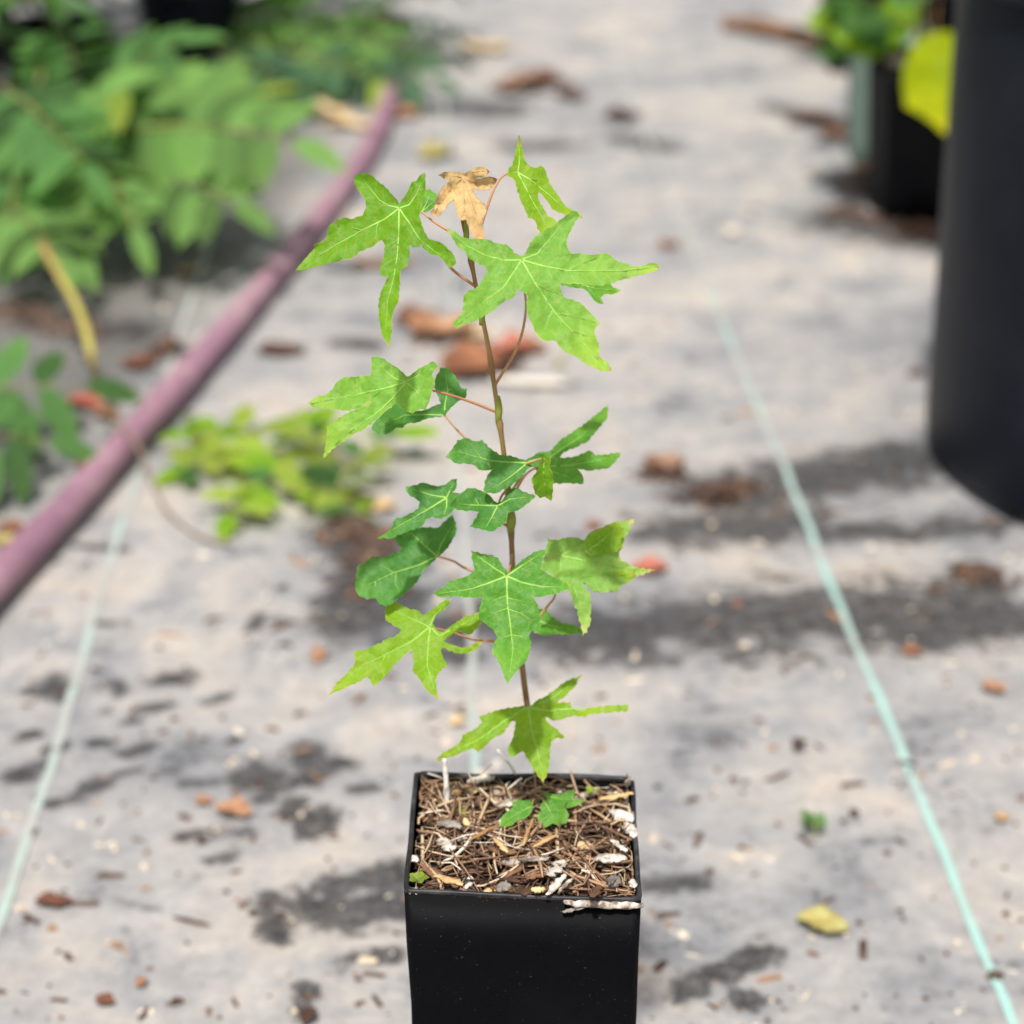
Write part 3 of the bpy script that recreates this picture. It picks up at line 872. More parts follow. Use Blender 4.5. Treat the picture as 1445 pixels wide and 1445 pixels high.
def lobed_leaf(parent, origin, outline, base, veins, dy, tilt, az, mat, curl=0.0, fold=0.0014, wave=0.0022, petiole=None, seed=0, vmat=None, vw=3.4, label=None, y0=None, jamp=1.0, p0=None, grid=6.5):
    rnd = random.Random(seed + 31)
    poly = crop(origin, outline)
    b = crop(origin, [base])[0]
    vpx = [crop(origin, v) for v in veins]
    t, a = math.radians(tilt), math.radians(az)
    n = Vector((math.sin(a) * math.sin(t), -math.cos(a) * math.sin(t), math.cos(t)))
    P0 = p0 if p0 is not None else at_y(b[0], b[1], (YS if y0 is None else y0) + dy)
    ar = sum(poly[i - 1][0] * poly[i][1] - poly[i][0] * poly[i - 1][1] for i in range(len(poly)))
    sg = 1 if ar > 0 else -1
    grown = []
    for i in range(len(poly)):
        (xa, ya), (xb, yb) = poly[i - 1], poly[(i + 1) % len(poly)]
        l_ = max(1e-6, math.hypot(xb - xa, yb - ya))
        grown.append((poly[i][0] + sg * (yb - ya) / l_ * 1.6, poly[i][1] - sg * (xb - xa) / l_ * 1.6))
    ol = jag(grown, rnd, 4.2, jamp * 1.5)
    # interior points
    xs = [p[0] for p in ol]; ys = [p[1] for p in ol]
    pts = list(ol)
    olA = np.array(ol)
    y = min(ys)
    row = 0
    while y < max(ys):
        x = min(xs) + (grid / 2 if row % 2 else 0)
        while x < max(xs):
            q = (x + rnd.uniform(-1, 1), y + rnd.uniform(-1, 1))
            if inside(ol, *q) and np.min(np.hypot(olA[:, 0] - q[0], olA[:, 1] - q[1])) > 2.6:
                pts.append(q)
            x += grid
        y += grid * .87
        row += 1
    nb = len(ol)
    edges = [(i, (i + 1) % nb) for i in range(nb)]
    vc, ve, fc, *_ = delaunay_2d_cdt([Vector(p) for p in pts], edges, [tuple(range(nb))], 1, 1e-4)
    P = np.array([(v.x, v.y) for v in vc])
    # distance to veins, distance from the base, distance to the margin
    dv = np.full(len(P), 1e9)
    for v in vpx:
        for s, e in zip(v, v[1:]):
            dv = np.minimum(dv, seg_dist(P, s, e))
    rb = np.hypot(P[:, 0] - b[0], P[:, 1] - b[1])
    R = max(1.0, rb.max())
    de = np.full(len(P), 1e9)
    for i in range(nb):
        de = np.minimum(de, seg_dist(P, ol[i], ol[(i + 1) % nb]))
    tdir = ray(*b)
    dlen = (P0 - C0).length / tdir.length
    ph = rnd.uniform(0, 50)
    def depth(px, py, dvv, rbb, dee=99.0):
        """position of a pixel on the curved blade: plane + curl towards the tips + bulge between veins + waves"""
        d = ray(px, py)
        tt = n.dot(P0 - C0) / n.dot(d)
        off = curl * (rbb / R) ** 2 - fold * (1 - math.exp(-dvv / 9.0))
        off += wave * (noise.noise(Vector((px * .035 + ph, py * .035, 1.7))) + .5 * noise.noise(Vector((px * .09, py * .09 + ph, 4.2)))) * min(1, rbb / 25)
        off += .0022 * noise.noise(Vector((px * .11 + ph, py * .11, 9.1))) * math.exp(-dee / 8.0)
        return C0 + d * (tt + off)
    W = [depth(P[i, 0], P[i, 1], dv[i], rb[i], de[i]) for i in range(len(P))]
    # leaf tips of elongated lobes count as 'tip'
    o = mk('leaf', W, [tuple(f) for f in fc], mat, parent, origin=P0, attrs={'tip': rb / R, 'edge': 1 - np.clip(de / 5.0, 0, 1), 'dvein': dv / 10.0, 'rbase': rb / 10.0})
    if label: o['label'] = label
    # make sure the upper skin looks up / at the camera
    for v in vpx:
        n_ = 0
        dense = []
        for s, e in zip(v, v[1:]):
            m = max(2, int(math.hypot(e[0] - s[0], e[1] - s[1]) / 4))
            dense += [(s[0] + (e[0] - s[0]) * k / m, s[1] + (e[1] - s[1]) * k / m) for k in range(m)]
        dense.append(v[-1])
        nv = len(dense)
        VV, FF = [], []
        main = math.hypot(v[0][0] - b[0], v[0][1] - b[1]) < 8
        for i, (px, py) in enumerate(dense):
            q0 = dense[max(0, i - 1)]; q1 = dense[min(nv - 1, i + 1)]
            dx, dy_ = q1[0] - q0[0], q1[1] - q0[1]
            l = max(1e-6, math.hypot(dx, dy_))
            nx, ny = -dy_ / l, dx / l
            hwid = (vw * .70 if main else vw * .36) * (1 - .78 * i / (nv - 1)) / 2
            rbb = math.hypot(px - b[0], py - b[1])
            dee = float(np.min(np.hypot(olA[:, 0] - px, olA[:, 1] - py)))
            for k, lift in ((-1, .00022), (0, .00062), (1, .00022)):
                w_ = depth(px + nx * hwid * k, py + ny * hwid * k, abs(k) * hwid, rbb, dee)
                VV.append(w_ - ray(px, py).normalized() * lift)
        for i in range(nv - 1):
            c = i * 3
            FF += [(c, c + 1, c + 4, c + 3), (c + 1, c + 2, c + 5, c + 4)]
        mk('vein', VV, FF, vmat or M_vein, o, origin=depth(dense[0][0], dense[0][1], 0, 0))
    if petiole:
        pp = [P0 - tdir.normalized() * -.0006] + [at_y(x, y, yy) for x, y, yy in petiole]
        sp = smooth_path(pp, 6)
        VV, FF = tube(sp, lambda t: .00040 + .00032 * t, 7)
        mk('petiole', VV, FF, M_petiole, o, origin=sp[0])
    return o

A, B_, C_, D_, E_, F_, G_, H_, J_ = (415, 225), (650, 190), (630, 290), (430, 490), (620, 560), (490, 660), (640, 720), (460, 800), (610, 930)
def st(py, dx=0):
    p = stem_at(py)
    x, y = proj(p)
    return (x, y, YS)

# top left leaf
lobed_leaf(SAP, A, [(735, 312), (700, 270), (640, 205), (590, 160), (540, 120), (490, 105), (445, 115), (432, 150), (445, 190), (480, 245), (510, 290), (515, 340), (500, 375), (488, 402), (440, 412), (400, 430), (370, 418), (330, 428), (285, 455), (252, 480), (245, 530), (225, 575), (180, 598), (140, 610), (150, 628), (100, 690), (60, 735), (12, 782), (80, 768), (150, 748), (210, 737), (270, 722), (310, 715), (330, 697), (400, 697), (430, 672), (460, 642), (510, 622), (560, 602), (590, 575), (620, 562), (640, 585), (650, 612), (640, 680), (620, 745), (615, 800), (640, 822), (668, 812), (660, 850), (640, 890), (615, 940), (607, 1010), (605, 1100), (615, 1180), (630, 1240), (655, 1285), (668, 1318), (678, 1260), (680, 1190), (685, 1110), (705, 1050), (730, 990), (735, 900), (740, 820), (755, 768), (790, 752), (797, 710), (808, 650), (805, 612), (818, 590), (842, 617), (880, 614), (900, 592), (930, 632), (970, 662), (1020, 672), (1070, 712), (1100, 757), (1135, 730), (1120, 680), (1080, 640), (1040, 600), (990, 580), (950, 570), (925, 530), (905, 490), (890, 440), (875, 400), (885, 350), (905, 280), (920, 220), (922, 160), (915, 98), (890, 120), (870, 155), (835, 168), (820, 200), (795, 250), (765, 290), (750, 316)],
  (740, 340), [[(740, 340), (660, 325), (600, 285), (540, 210), (480, 140)], [(740, 345), (640, 420), (480, 500), (300, 600), (60, 755)], [(740, 350), (738, 520), (728, 680), (700, 850), (660, 1000), (648, 1200)], [(745, 350), (820, 460), (890, 570), (980, 640), (1100, 720)], [(745, 342), (810, 320), (870, 240), (905, 130)], [(480, 500), (400, 480), (300, 470)], [(590, 445), (580, 520), (590, 560)], [(735, 560), (690, 600), (655, 640)]],
  -.012, 52, -12, M_vivid, curl=-.010, petiole=[(600, 340, YS - .002), (623, 361, YS), (640, 382, YS), st(405)], seed=1, vmat=M_vein, label='glossy vivid green leaf with a long hanging middle lobe at the top')
# shrivelled tan leaf at the shoot tip
lobed_leaf(SAP, A, [(1190, 103), (1140, 98), (1080, 95), (1020, 113), (1060, 130), (1110, 142), (1080, 180), (1040, 220), (1020, 270), (995, 330), (970, 390), (1010, 397), (1060, 352), (1090, 302), (1130, 280), (1150, 340), (1165, 400), (1180, 422), (1220, 420), (1240, 470), (1265, 540), (1300, 587), (1335, 570), (1335, 500), (1312, 420), (1345, 380), (1340, 320), (1300, 290), (1270, 250), (1255, 200), (1300, 207), (1360, 207), (1400, 182), (1427, 140), (1380, 128), (1320, 142), (1272, 142), (1300, 120), (1350, 112), (1372, 85), (1330, 60), (1280, 65), (1240, 88), (1205, 105)],
  (1190, 120), [[(1190, 120), (1130, 115), (1040, 112)], [(1190, 120), (1110, 210), (1040, 290), (990, 380)], [(1190, 120), (1200, 260), (1200, 410)], [(1195, 125), (1240, 260), (1290, 400), (1310, 560)], [(1195, 122), (1270, 165), (1400, 155)], [(1195, 115), (1260, 90), (1340, 80)]],
  -.010, 62, 0, M_tan, curl=-.006, fold=.0022, wave=.0060, petiole=[st(312)], seed=2, vmat=M_vein_tan, vw=2.8, label='shrivelled tan dry leaf at the shoot tip')
# small young leaf behind it
lobed_leaf(SAP, A, [(925, 213), (960, 215), (1003, 258), (1003, 312), (970, 340), (930, 367), (890, 358), (878, 395), (880, 340), (902, 298)], (900, 370), [[(900, 370), (935, 310), (960, 240)], [(900, 368), (950, 330), (985, 300)]], .008, 55, -10, M_mid, curl=.004, petiole=[(615, 315, YS + .003), (637, 328, YS), st(345)], seed=3)
# upper right leaf, seen edge-on
lobed_leaf(SAP, B_, [(330, 292), (345, 240), (375, 215), (385, 150), (402, 62), (414, 8), (424, 62), (432, 130), (455, 195), (480, 225), (520, 242), (560, 225), (585, 240), (600, 290), (620, 345), (650, 390), (690, 440), (720, 490), (770, 530), (820, 545), (858, 588), (800, 575), (740, 562), (690, 540), (650, 520), (620, 470), (580, 420), (552, 398), (540, 420), (550, 470), (580, 530), (610, 580), (660, 602), (680, 640), (640, 685), (580, 715), (545, 660), (530, 600), (480, 582), (460, 530), (430, 460), (405, 400), (395, 330), (370, 302)],
  (405, 265), [[(405, 265), (480, 310), (560, 370), (700, 490), (830, 570)], [(405, 268), (440, 340), (520, 490), (600, 630), (640, 680)], [(405, 262), (415, 200), (412, 60)], [(403, 265), (350, 270)], [(480, 310), (540, 320), (580, 260)]],
  .012, 48, 28, M_lime, curl=-.006, petiole=[(715, 245, YS + .010), (703, 256, YS + .008), (690, 285, YS + .005), (676, 330, YS + .002), st(372)], seed=4)
# big front leaf
lobed_leaf(SAP, C_, [(520, 365), (470, 340), (440, 300), (420, 280), (370, 275), (330, 270), (290, 250), (240, 245), (200, 240), (150, 240), (100, 225), (60, 190), (8, 168), (50, 230), (90, 290), (140, 320), (170, 370), (220, 395), (280, 430), (300, 470), (270, 510), (240, 560), (210, 590), (160, 605), (125, 630), (130, 700), (120, 760), (85, 800), (53, 842), (70, 862), (120, 837), (180, 812), (250, 782), (290, 762), (340, 722), (370, 692), (420, 657), (470, 640), (487, 605), (437, 567), (480, 580), (530, 597), (580, 632), (575, 700), (580, 780), (610, 830), (640, 900), (690, 957), (740, 945), (780, 952), (800, 990), (850, 1030), (920, 1062), (980, 1107), (1050, 1142), (1110, 1162), (1157, 1162), (1135, 1110), (1090, 1085), (1065, 1060), (1077, 1020), (1055, 960), (1035, 900), (1045, 860), (1077, 830), (1040, 790), (1000, 750), (950, 700), (890, 670), (830, 655), (805, 610), (790, 560), (775, 533), (840, 540), (920, 545), (980, 550), (1040, 557), (1100, 562), (1140, 550), (1200, 527), (1260, 507), (1340, 492), (1400, 472), (1450, 462), (1517, 430), (1450, 415), (1380, 430), (1320, 435), (1250, 415), (1190, 390), (1140, 350), (1090, 343), (1050, 355), (990, 348), (930, 343), (890, 350), (868, 338), (840, 280), (850, 220), (860, 190), (880, 150), (900, 110), (928, 72), (905, 45), (850, 75), (800, 110), (760, 150), (700, 180), (650, 215), (610, 250), (590, 290), (570, 330), (550, 360)],
  (530, 385), [[(530, 385), (400, 385), (270, 350), (120, 270), (30, 190)], [(528, 388), (470, 480), (400, 580), (290, 660), (80, 840)], [(535, 390), (620, 540), (700, 660), (770, 760), (880, 880), (1000, 1020), (1140, 1150)], [(538, 385), (700, 430), (860, 460), (1010, 460), (1250, 460), (1500, 432)], [(536, 380), (640, 340), (720, 250), (800, 150), (890, 65)], [(770, 760), (900, 780), (1050, 825)], [(750, 735), (700, 850), (680, 930)], [(860, 460), (980, 400), (1080, 360)], [(400, 580), (420, 640)], [(880, 880), (990, 920)], [(620, 540), (700, 590), (790, 620)]],
  -.034, 46, 6, M_fresh, curl=-.006, petiole=[(739, 400, YS - .030), (742, 440, YS - .022), (730, 490, YS - .010), st(545)], seed=5, vmat=M_vein, vw=3.8, label='largest five-lobed pale green leaf spreading at the front')
# leaf half hidden behind it
lobed_leaf(SAP, C_, [(770, 490), (900, 500), (980, 520), (1060, 540), (1150, 552), (1172, 585), (1228, 600), (1180, 617), (1110, 622), (1080, 650), (1102, 692), (1060, 675), (1030, 640), (1000, 602), (970, 582), (900, 572), (820, 562), (760, 530)], (770, 515), [[(770, 515), (900, 545), (1050, 585), (1200, 602)], [(985, 565), (1040, 630), (1090, 685)]], .004, 38, 10, M_mid, curl=.004, petiole=[(760, 388, YS + .004), (715, 400, YS + .002), st(430)], seed=6)
# left leaf pair
lobed_leaf(SAP, D_, [(960, 150), (1000, 145), (1040, 190), (1080, 240), (1095, 290), (1142, 295), (1130, 350), (1080, 372), (1050, 402), (1010, 442), (988, 482), (950, 487), (900, 492), (850, 502), (790, 522), (720, 532), (690, 562), (640, 560), (620, 582), (570, 607), (520, 602), (478, 572), (500, 530), (560, 470), (620, 400), (640, 370), (680, 400), (740, 455), (800, 455), (860, 445), (920, 420), (970, 400), (940, 330), (920, 280), (930, 220)],
  (985, 480), [[(985, 480), (990, 400), (1010, 300), (990, 180)], [(985, 480), (850, 475), (700, 480), (540, 560)], [(1008, 310), (1060, 270)], [(700, 480), (650, 520)]],
  .004, 50, -10, M_deep, curl=.004, petiole=[(646, 608, YS + .002), (672, 634, YS), st(690)], seed=7)
lobed_leaf(SAP, D_, [(720, 215), (690, 185), (650, 150), (600, 120), (560, 90), (510, 70), (475, 75), (480, 110), (478, 160), (470, 200), (400, 213), (330, 215), (270, 225), (225, 260), (205, 300), (150, 340), (80, 360), (28, 396), (60, 415), (140, 420), (220, 430), (290, 440), (370, 430), (410, 402), (450, 372), (482, 378), (470, 410), (400, 432), (330, 457), (250, 502), (200, 537), (160, 562), (165, 620), (155, 690), (130, 775), (220, 690), (290, 642), (350, 602), (430, 562), (510, 492), (570, 442), (620, 402), (662, 372), (680, 410), (710, 447), (760, 462), (800, 432), (850, 432), (870, 390), (887, 330), (905, 280), (912, 230), (890, 190), (900, 170), (932, 130), (905, 108), (870, 130), (830, 150), (790, 175), (750, 205)],
  (715, 240), [[(715, 240), (640, 225), (570, 170), (500, 90)], [(710, 245), (560, 290), (380, 330), (200, 365), (45, 398)], [(712, 248), (620, 360), (500, 470), (350, 570), (170, 720)], [(720, 248), (790, 310), (850, 385)], [(725, 238), (820, 190), (900, 125)], [(400, 325), (390, 270), (350, 235)], [(560, 290), (480, 350)], [(790, 310), (770, 390)]],
  -.018, 47, -16, M_fresh, curl=-.008, petiole=[(600, 548, YS - .014), (630, 556, YS - .009), (662, 566, YS - .004), st(582)], seed=8, label='bright green leaf spreading left on an orange petiole')
# middle cluster
lobed_leaf(SAP, E_, [(650, 440), (700, 400), (780, 388), (860, 310), (950, 245), (1040, 190), (1120, 120), (1192, 55), (1175, 150), (1110, 230), (1040, 310), (960, 350), (870, 387), (842, 427), (880, 440), (960, 425), (1060, 385), (1100, 420), (1170, 412), (1292, 395), (1240, 452), (1190, 497), (1060, 514), (970, 502), (1005, 560), (1013, 607), (900, 602), (800, 607), (730, 562), (680, 502)],
  (700, 490), [[(700, 490), (920, 485), (1050, 460), (1270, 415)], [(705, 495), (880, 555), (1000, 598)], [(700, 485), (860, 370), (1000, 280), (1170, 100)], [(930, 480), (1000, 440), (1070, 400)]],
  .018, 36, 8, M_mid, curl=.010, petiole=[(740, 672, YS + .006), st(712)], seed=9)
lobed_leaf(SAP, E_, [(50, 420), (100, 370), (130, 310), (190, 298), (250, 320), (300, 308), (340, 360), (380, 390), (440, 420), (500, 420), (560, 445), (610, 455), (660, 430), (720, 408), (732, 450), (690, 487), (640, 492), (600, 532), (540, 592), (470, 642), (400, 672), (318, 672), (325, 600), (360, 540), (392, 502), (330, 512), (280, 507), (260, 482), (200, 467), (120, 462)],
  (620, 465), [[(620, 465), (500, 462), (360, 450), (250, 420), (120, 385)], [(618, 468), (520, 550), (420, 620), (335, 662)], [(622, 463), (715, 425)], [(300, 435), (230, 350)], [(340, 470), (385, 525)]],
  -.012, 44, -4, M_deep, curl=-.004, petiole=[(740, 665, YS - .006), st(700)], seed=10)
lobed_leaf(SAP, E_, [(735, 408), (782, 440), (765, 490), (790, 540), (801, 600), (796, 660), (786, 727), (745, 697), (710, 707), (680, 682), (658, 580), (690, 540), (710, 500), (725, 450)], (738, 430), [[(738, 430), (735, 540), (745, 640), (770, 705)]], -.024, 74, 32, M_vivid, curl=.003, fold=.004, petiole=[st(665)], seed=11, label='small folded dark green leaf hanging edge-on')
lobed_leaf(SAP, F_, [(650, 612), (690, 572), (730, 522), (760, 452), (762, 390), (740, 340), (700, 380), (640, 430), (560, 430), (480, 430), (400, 460), (338, 490), (360, 530), (396, 560), (380, 590), (310, 620), (240, 640), (180, 630), (130, 680), (85, 690), (68, 760), (65, 840), (85, 892), (140, 922), (200, 912), (230, 952), (270, 974), (340, 932), (400, 882), (440, 842), (490, 802), (520, 732), (560, 692), (610, 652)],
  (635, 625), [[(635, 625), (500, 690), (330, 740), (100, 850)], [(632, 622), (560, 560), (450, 462), (370, 490)], [(637, 620), (660, 540), (745, 400)], [(345, 735), (340, 820), (370, 880)], [(330, 740), (240, 690), (200, 650)], [(200, 800), (190, 880)], [(560, 560), (590, 490)]],
  .004, 46, -14, M_deep, curl=-.006, petiole=[(640, 792, YS + .003), (662, 804, YS + .002), st(825)], seed=12, vw=3.6)
lobed_leaf(SAP, F_, [(415, 138), (470, 130), (540, 113), (590, 130), (640, 140), (700, 125), (740, 90), (768, 82), (762, 140), (735, 178), (780, 186), (815, 180), (790, 225), (770, 245), (747, 287), (720, 322), (660, 357), (600, 337), (547, 362), (530, 402), (470, 432), (400, 452), (310, 492), (213, 492), (280, 470), (328, 412), (338, 370), (400, 350), (470, 320), (510, 290), (520, 240), (490, 215), (450, 195), (425, 165)],
  (700, 210), [[(700, 210), (600, 195), (450, 150)], [(698, 213), (560, 300), (420, 380), (240, 485)], [(700, 213), (702, 270), (680, 335)], [(702, 207), (750, 110)], [(560, 300), (520, 260)]],
  -.012, 42, -8, M_deep, curl=-.004, petiole=[(660, 712, YS - .008), st(745)], seed=13)
lobed_leaf(SAP, F_, [(738, 252), (790, 200), (850, 150), (900, 150), (960, 180), (1000, 200), (1030, 240), (1065, 257), (1110, 222), (1130, 170), (1190, 150), (1260, 180), (1322, 202), (1280, 242), (1220, 282), (1170, 302), (1130, 312), (1120, 372), (1080, 412), (1020, 442), (950, 432), (868, 412), (900, 370), (940, 312), (900, 300), (840, 300), (780, 292), (730, 272)],
  (1062, 268), [[(1062, 268), (930, 265), (760, 255)], [(1060, 270), (1020, 350), (975, 425)], [(1066, 267), (1150, 220), (1300, 205)], [(930, 265), (890, 190)], [(1020, 350), (1080, 370)]],
  -.022, 44, 4, M_deep, curl=-.004, petiole=[(708, 700, YS - .012), st(690)], seed=14)
# right crinkled leaf and the lobe behind it
lobed_leaf(SAP, G_, [(605, 700), (650, 693), (680, 750), (740, 790), (820, 815), (900, 830), (932, 860), (830, 867), (720, 867), (640, 877), (560, 850), (540, 780)], (580, 770), [[(580, 770), (690, 815), (910, 855)]], .006, 46, 10, M_mid, curl=.004, petiole=[(745, 880, YS + .003), st(905)], seed=15)
lobed_leaf(SAP, G_, [(665, 203), (720, 215), (790, 203), (840, 198), (880, 203), (930, 215), (950, 180), (1000, 150), (1060, 130), (1110, 105), (1160, 88), (1270, 70), (1230, 150), (1200, 210), (1190, 260), (1160, 290), (1165, 330), (1210, 370), (1270, 408), (1420, 425), (1290, 462), (1230, 502), (1180, 522), (1150, 562), (1090, 572), (1040, 577), (980, 557), (945, 512), (905, 505), (960, 600), (962, 700), (957, 790), (937, 860), (915, 884), (905, 830), (890, 750), (860, 660), (830, 590), (790, 540), (760, 490), (710, 460), (660, 422), (620, 442), (608, 410), (640, 370), (640, 300), (665, 250)],
  (760, 320), [[(760, 320), (690, 230)], [(763, 318), (830, 280), (900, 230), (1000, 190), (1150, 120), (1240, 85)], [(764, 322), (880, 345), (1050, 380), (1200, 410), (1380, 428)], [(759, 324), (755, 450)], [(780, 480), (960, 465), (1260, 450)], [(850, 540), (900, 680), (930, 850)]],
  -.006, 44, 14, M_pale, curl=.005, fold=.0016, wave=.0034, petiole=[(784, 837, YS - .003), (772, 856, YS - .001), st(905)], seed=16, jamp=1.6, label='crinkled pale green leaf with ragged edges on the right')
lobed_leaf(SAP, G_, [(770, 482), (860, 468), (960, 455), (1100, 445), (1280, 430), (1290, 462), (1230, 502), (1180, 522), (1150, 564), (1090, 575), (1040, 580), (980, 560), (945, 515), (900, 505), (840, 508)], (785, 487), [[(785, 487), (960, 468), (1260, 450)]], -.010, 58, 8, M_lime, curl=.002, fold=.0016, wave=.0030, seed=26, jamp=1.8, label='folded-over pale underside of the crinkled leaf')
lobed_leaf(SAP, G_, [(930, 290), (945, 225), (965, 180), (1010, 150), (1060, 128), (1110, 103), (1162, 86), (1198, 130), (1198, 180), (1172, 222), (1192, 262), (1150, 288), (1090, 296), (1030, 310), (970, 312)], (945, 285), [[(945, 285), (1040, 220), (1160, 120)], [(1010, 245), (1100, 250)]], -.006, 54, 16, M_lime, curl=.004, fold=.0016, wave=.0034, seed=27, jamp=1.8, label='curled pale lobe of the crinkled leaf')
# front centre leaf
lobed_leaf(SAP, G_, [(380, 450), (340, 400), (310, 340), (250, 325), (190, 315), (128, 288), (145, 360), (155, 430), (100, 470), (40, 490), (-20, 502), (-60, 542), (-142, 592), (-90, 607), (-20, 602), (60, 602), (130, 612), (190, 607), (217, 617), (205, 662), (190, 722), (190, 762), (230, 792), (275, 827), (300, 862), (320, 902), (290, 952), (280, 1002), (310, 1042), (340, 1092), (360, 1152), (385, 1225), (402, 1182), (440, 1132), (480, 1087), (515, 1052), (527, 992), (542, 932), (525, 882), (550, 842), (608, 838), (604, 770), (590, 672), (560, 622), (545, 592), (600, 605), (660, 592), (720, 582), (780, 562), (825, 545), (770, 508), (720, 488), (690, 468), (640, 440), (608, 415), (622, 350), (638, 283), (590, 298), (530, 328), (480, 368), (440, 408), (400, 445)],
  (375, 465), [[(375, 465), (380, 650), (400, 800), (420, 980), (392, 1190)], [(372, 466), (260, 510), (130, 555), (-120, 592)], [(378, 466), (480, 510), (620, 540), (800, 545)], [(373, 463), (290, 410), (150, 310)], [(378, 463), (470, 400), (625, 300)], [(385, 690), (300, 720), (220, 770)], [(390, 700), (480, 730), (590, 810)], [(382, 600), (300, 630), (230, 680)], [(385, 620), (470, 640), (560, 660)], [(412, 880), (350, 900), (310, 940)], [(412, 880), (470, 890), (530, 920)]],
  -.030, 50, 0, M_mid, curl=-.006, petiole=[(719, 802, YS - .020), st(780)], seed=17, vw=4.2, label='five-pointed green leaf facing forward at the middle of the stem')
# lower left leaf with two tiers of lobes
lobed_leaf(SAP, H_, [(690, 347), (720, 330), (770, 290), (820, 250), (882, 228), (850, 280), (800, 322), (750, 360), (735, 392), (790, 460), (835, 468), (880, 430), (930, 390), (1000, 350), (1082, 328), (1092, 400), (1060, 432), (1010, 472), (980, 460), (930, 450), (880, 480), (830, 512), (850, 545), (900, 560), (960, 580), (1010, 570), (1060, 540), (1112, 518), (1060, 572), (1000, 607), (930, 602), (870, 587), (820, 562), (800, 590), (820, 650), (847, 690), (800, 732), (775, 772), (770, 850), (792, 935), (740, 892), (700, 842), (660, 782), (618, 732), (630, 680), (620, 620), (605, 575), (560, 612), (510, 652), (460, 712), (400, 782), (340, 834), (320, 800), (290, 767), (240, 802), (180, 822), (100, 862), (25, 900), (80, 820), (160, 750), (210, 680), (208, 600), (280, 590), (350, 560), (430, 520), (500, 490), (540, 440), (480, 410), (430, 370), (422, 310), (440, 260), (490, 248), (540, 283), (590, 308), (640, 313), (670, 340)],
  (735, 425), [[(735, 425), (720, 560), (715, 700), (760, 850), (788, 925)], [(730, 425), (600, 530), (420, 620), (250, 700), (45, 888)], [(728, 422), (590, 360), (470, 300)], [(735, 418), (770, 340), (870, 240)], [(745, 430), (800, 490), (900, 430), (1070, 360)], [(420, 620), (370, 720), (340, 820)], [(805, 520), (900, 575), (1000, 590), (1100, 525)]],
  -.016, 40, -10, M_lime, curl=-.006, petiole=[(640, 893, YS - .010), (670, 903, YS - .006), (698, 905, YS - .003), st(910)], seed=18, label='lime green leaf with long toothed lobes low on the left')
# lowest leaf
lobed_leaf(SAP, J_, [(690, 345), (740, 300), (800, 270), (870, 220), (950, 160), (1055, 115), (1000, 190), (930, 260), (860, 312), (832, 335), (900, 315), (970, 308), (985, 358), (1050, 368), (1140, 342), (1250, 335), (1380, 330), (1375, 360), (1250, 370), (1150, 377), (1100, 387), (1080, 407), (1000, 392), (900, 422), (850, 427), (810, 402), (790, 420), (830, 470), (880, 502), (928, 552), (860, 557), (830, 582), (825, 650), (820, 740), (800, 830), (786, 866), (750, 822), (710, 752), (680, 702), (640, 642), (600, 662), (545, 694), (543, 630), (570, 570), (590, 500), (595, 440), (560, 430), (530, 472), (490, 522), (430, 552), (370, 602), (320, 654), (290, 622), (230, 642), (160, 672), (100, 692), (15, 727), (80, 660), (140, 640), (200, 590), (220, 540), (300, 500), (360, 450), (338, 410), (400, 385), (490, 360), (580, 345), (640, 335)],
  (675, 340), [[(675, 340), (700, 500), (740, 640), (785, 845)], [(670, 340), (520, 430), (340, 560), (50, 710)], [(680, 342), (820, 365), (980, 350), (1340, 345)], [(678, 337), (830, 290), (1035, 130)], [(700, 500), (630, 560), (560, 660)], [(705, 510), (800, 530), (900, 548)], [(420, 500), (350, 600)]],
  -.014, 42, 0, M_lime, curl=-.004, petiole=[st(985)], seed=19, vw=4.0, label='lowest yellow-green leaf drooping over the pot')

# ------------------------------------------------------------------ seedling and tiny weeds in the pot
sp0 = at_h(757, 1140, SOIL_TOP - .003)
SEED = empty('seedling', sp0)
tag(SEED, 'tiny seedling with three small lobed leaves at the foot of the sapling', 'seedling')
for ol, b, vs, sd, dyy, tl in (
    ([(570, 1010), (620, 998), (690, 1010), (702, 1050), (680, 1092), (640, 1122), (600, 1132), (560, 1167), (510, 1182), (478, 1177), (500, 1110), (540, 1080), (575, 1050)], (698, 1040), [[(698, 1040), (600, 1090), (490, 1170)], [(640, 1070), (600, 1020)]], 41, .0, 32),
    ([(798, 940), (850, 960), (910, 960), (960, 935), (997, 923), (990, 990), (1075, 1000), (1020, 1027), (960, 1042), (910, 1037), (870, 1012), (810, 990)], (812, 968), [[(812, 968), (930, 990), (1060, 1000)], [(900, 985), (985, 935)]], 42, .002, 30),
    ([(790, 1008), (840, 998), (890, 1030), (940, 1063), (957, 1100), (942, 1152), (890, 1172), (850, 1152), (830, 1162), (790, 1183), (760, 1162), (743, 1105), (775, 1075), (768, 1040)], (800, 1020), [[(800, 1020), (840, 1090), (850, 1145)], [(830, 1070), (900, 1080)], [(825, 1065), (780, 1110)]], 43, -.002, 34)):
    bx = crop(J_, [b])[0]
    gp = at_h(bx[0], bx[1], SOIL_TOP + .010)
    lobed_leaf(SEED, J_, ol, b, vs, 0, tl, 0, M_mid, curl=.002, fold=.0005, wave=.0006, seed=sd, vw=2.2, p0=gp, jamp=.7, grid=5.0)
    pth = smooth_path([gp, (gp + sp0) / 2 + Vector((0, 0, .004)), sp0], 5)
    V, F = tube(pth, .0005, 6)
    mk('stalk', V, F, M_rachis, SEED, origin=sp0)

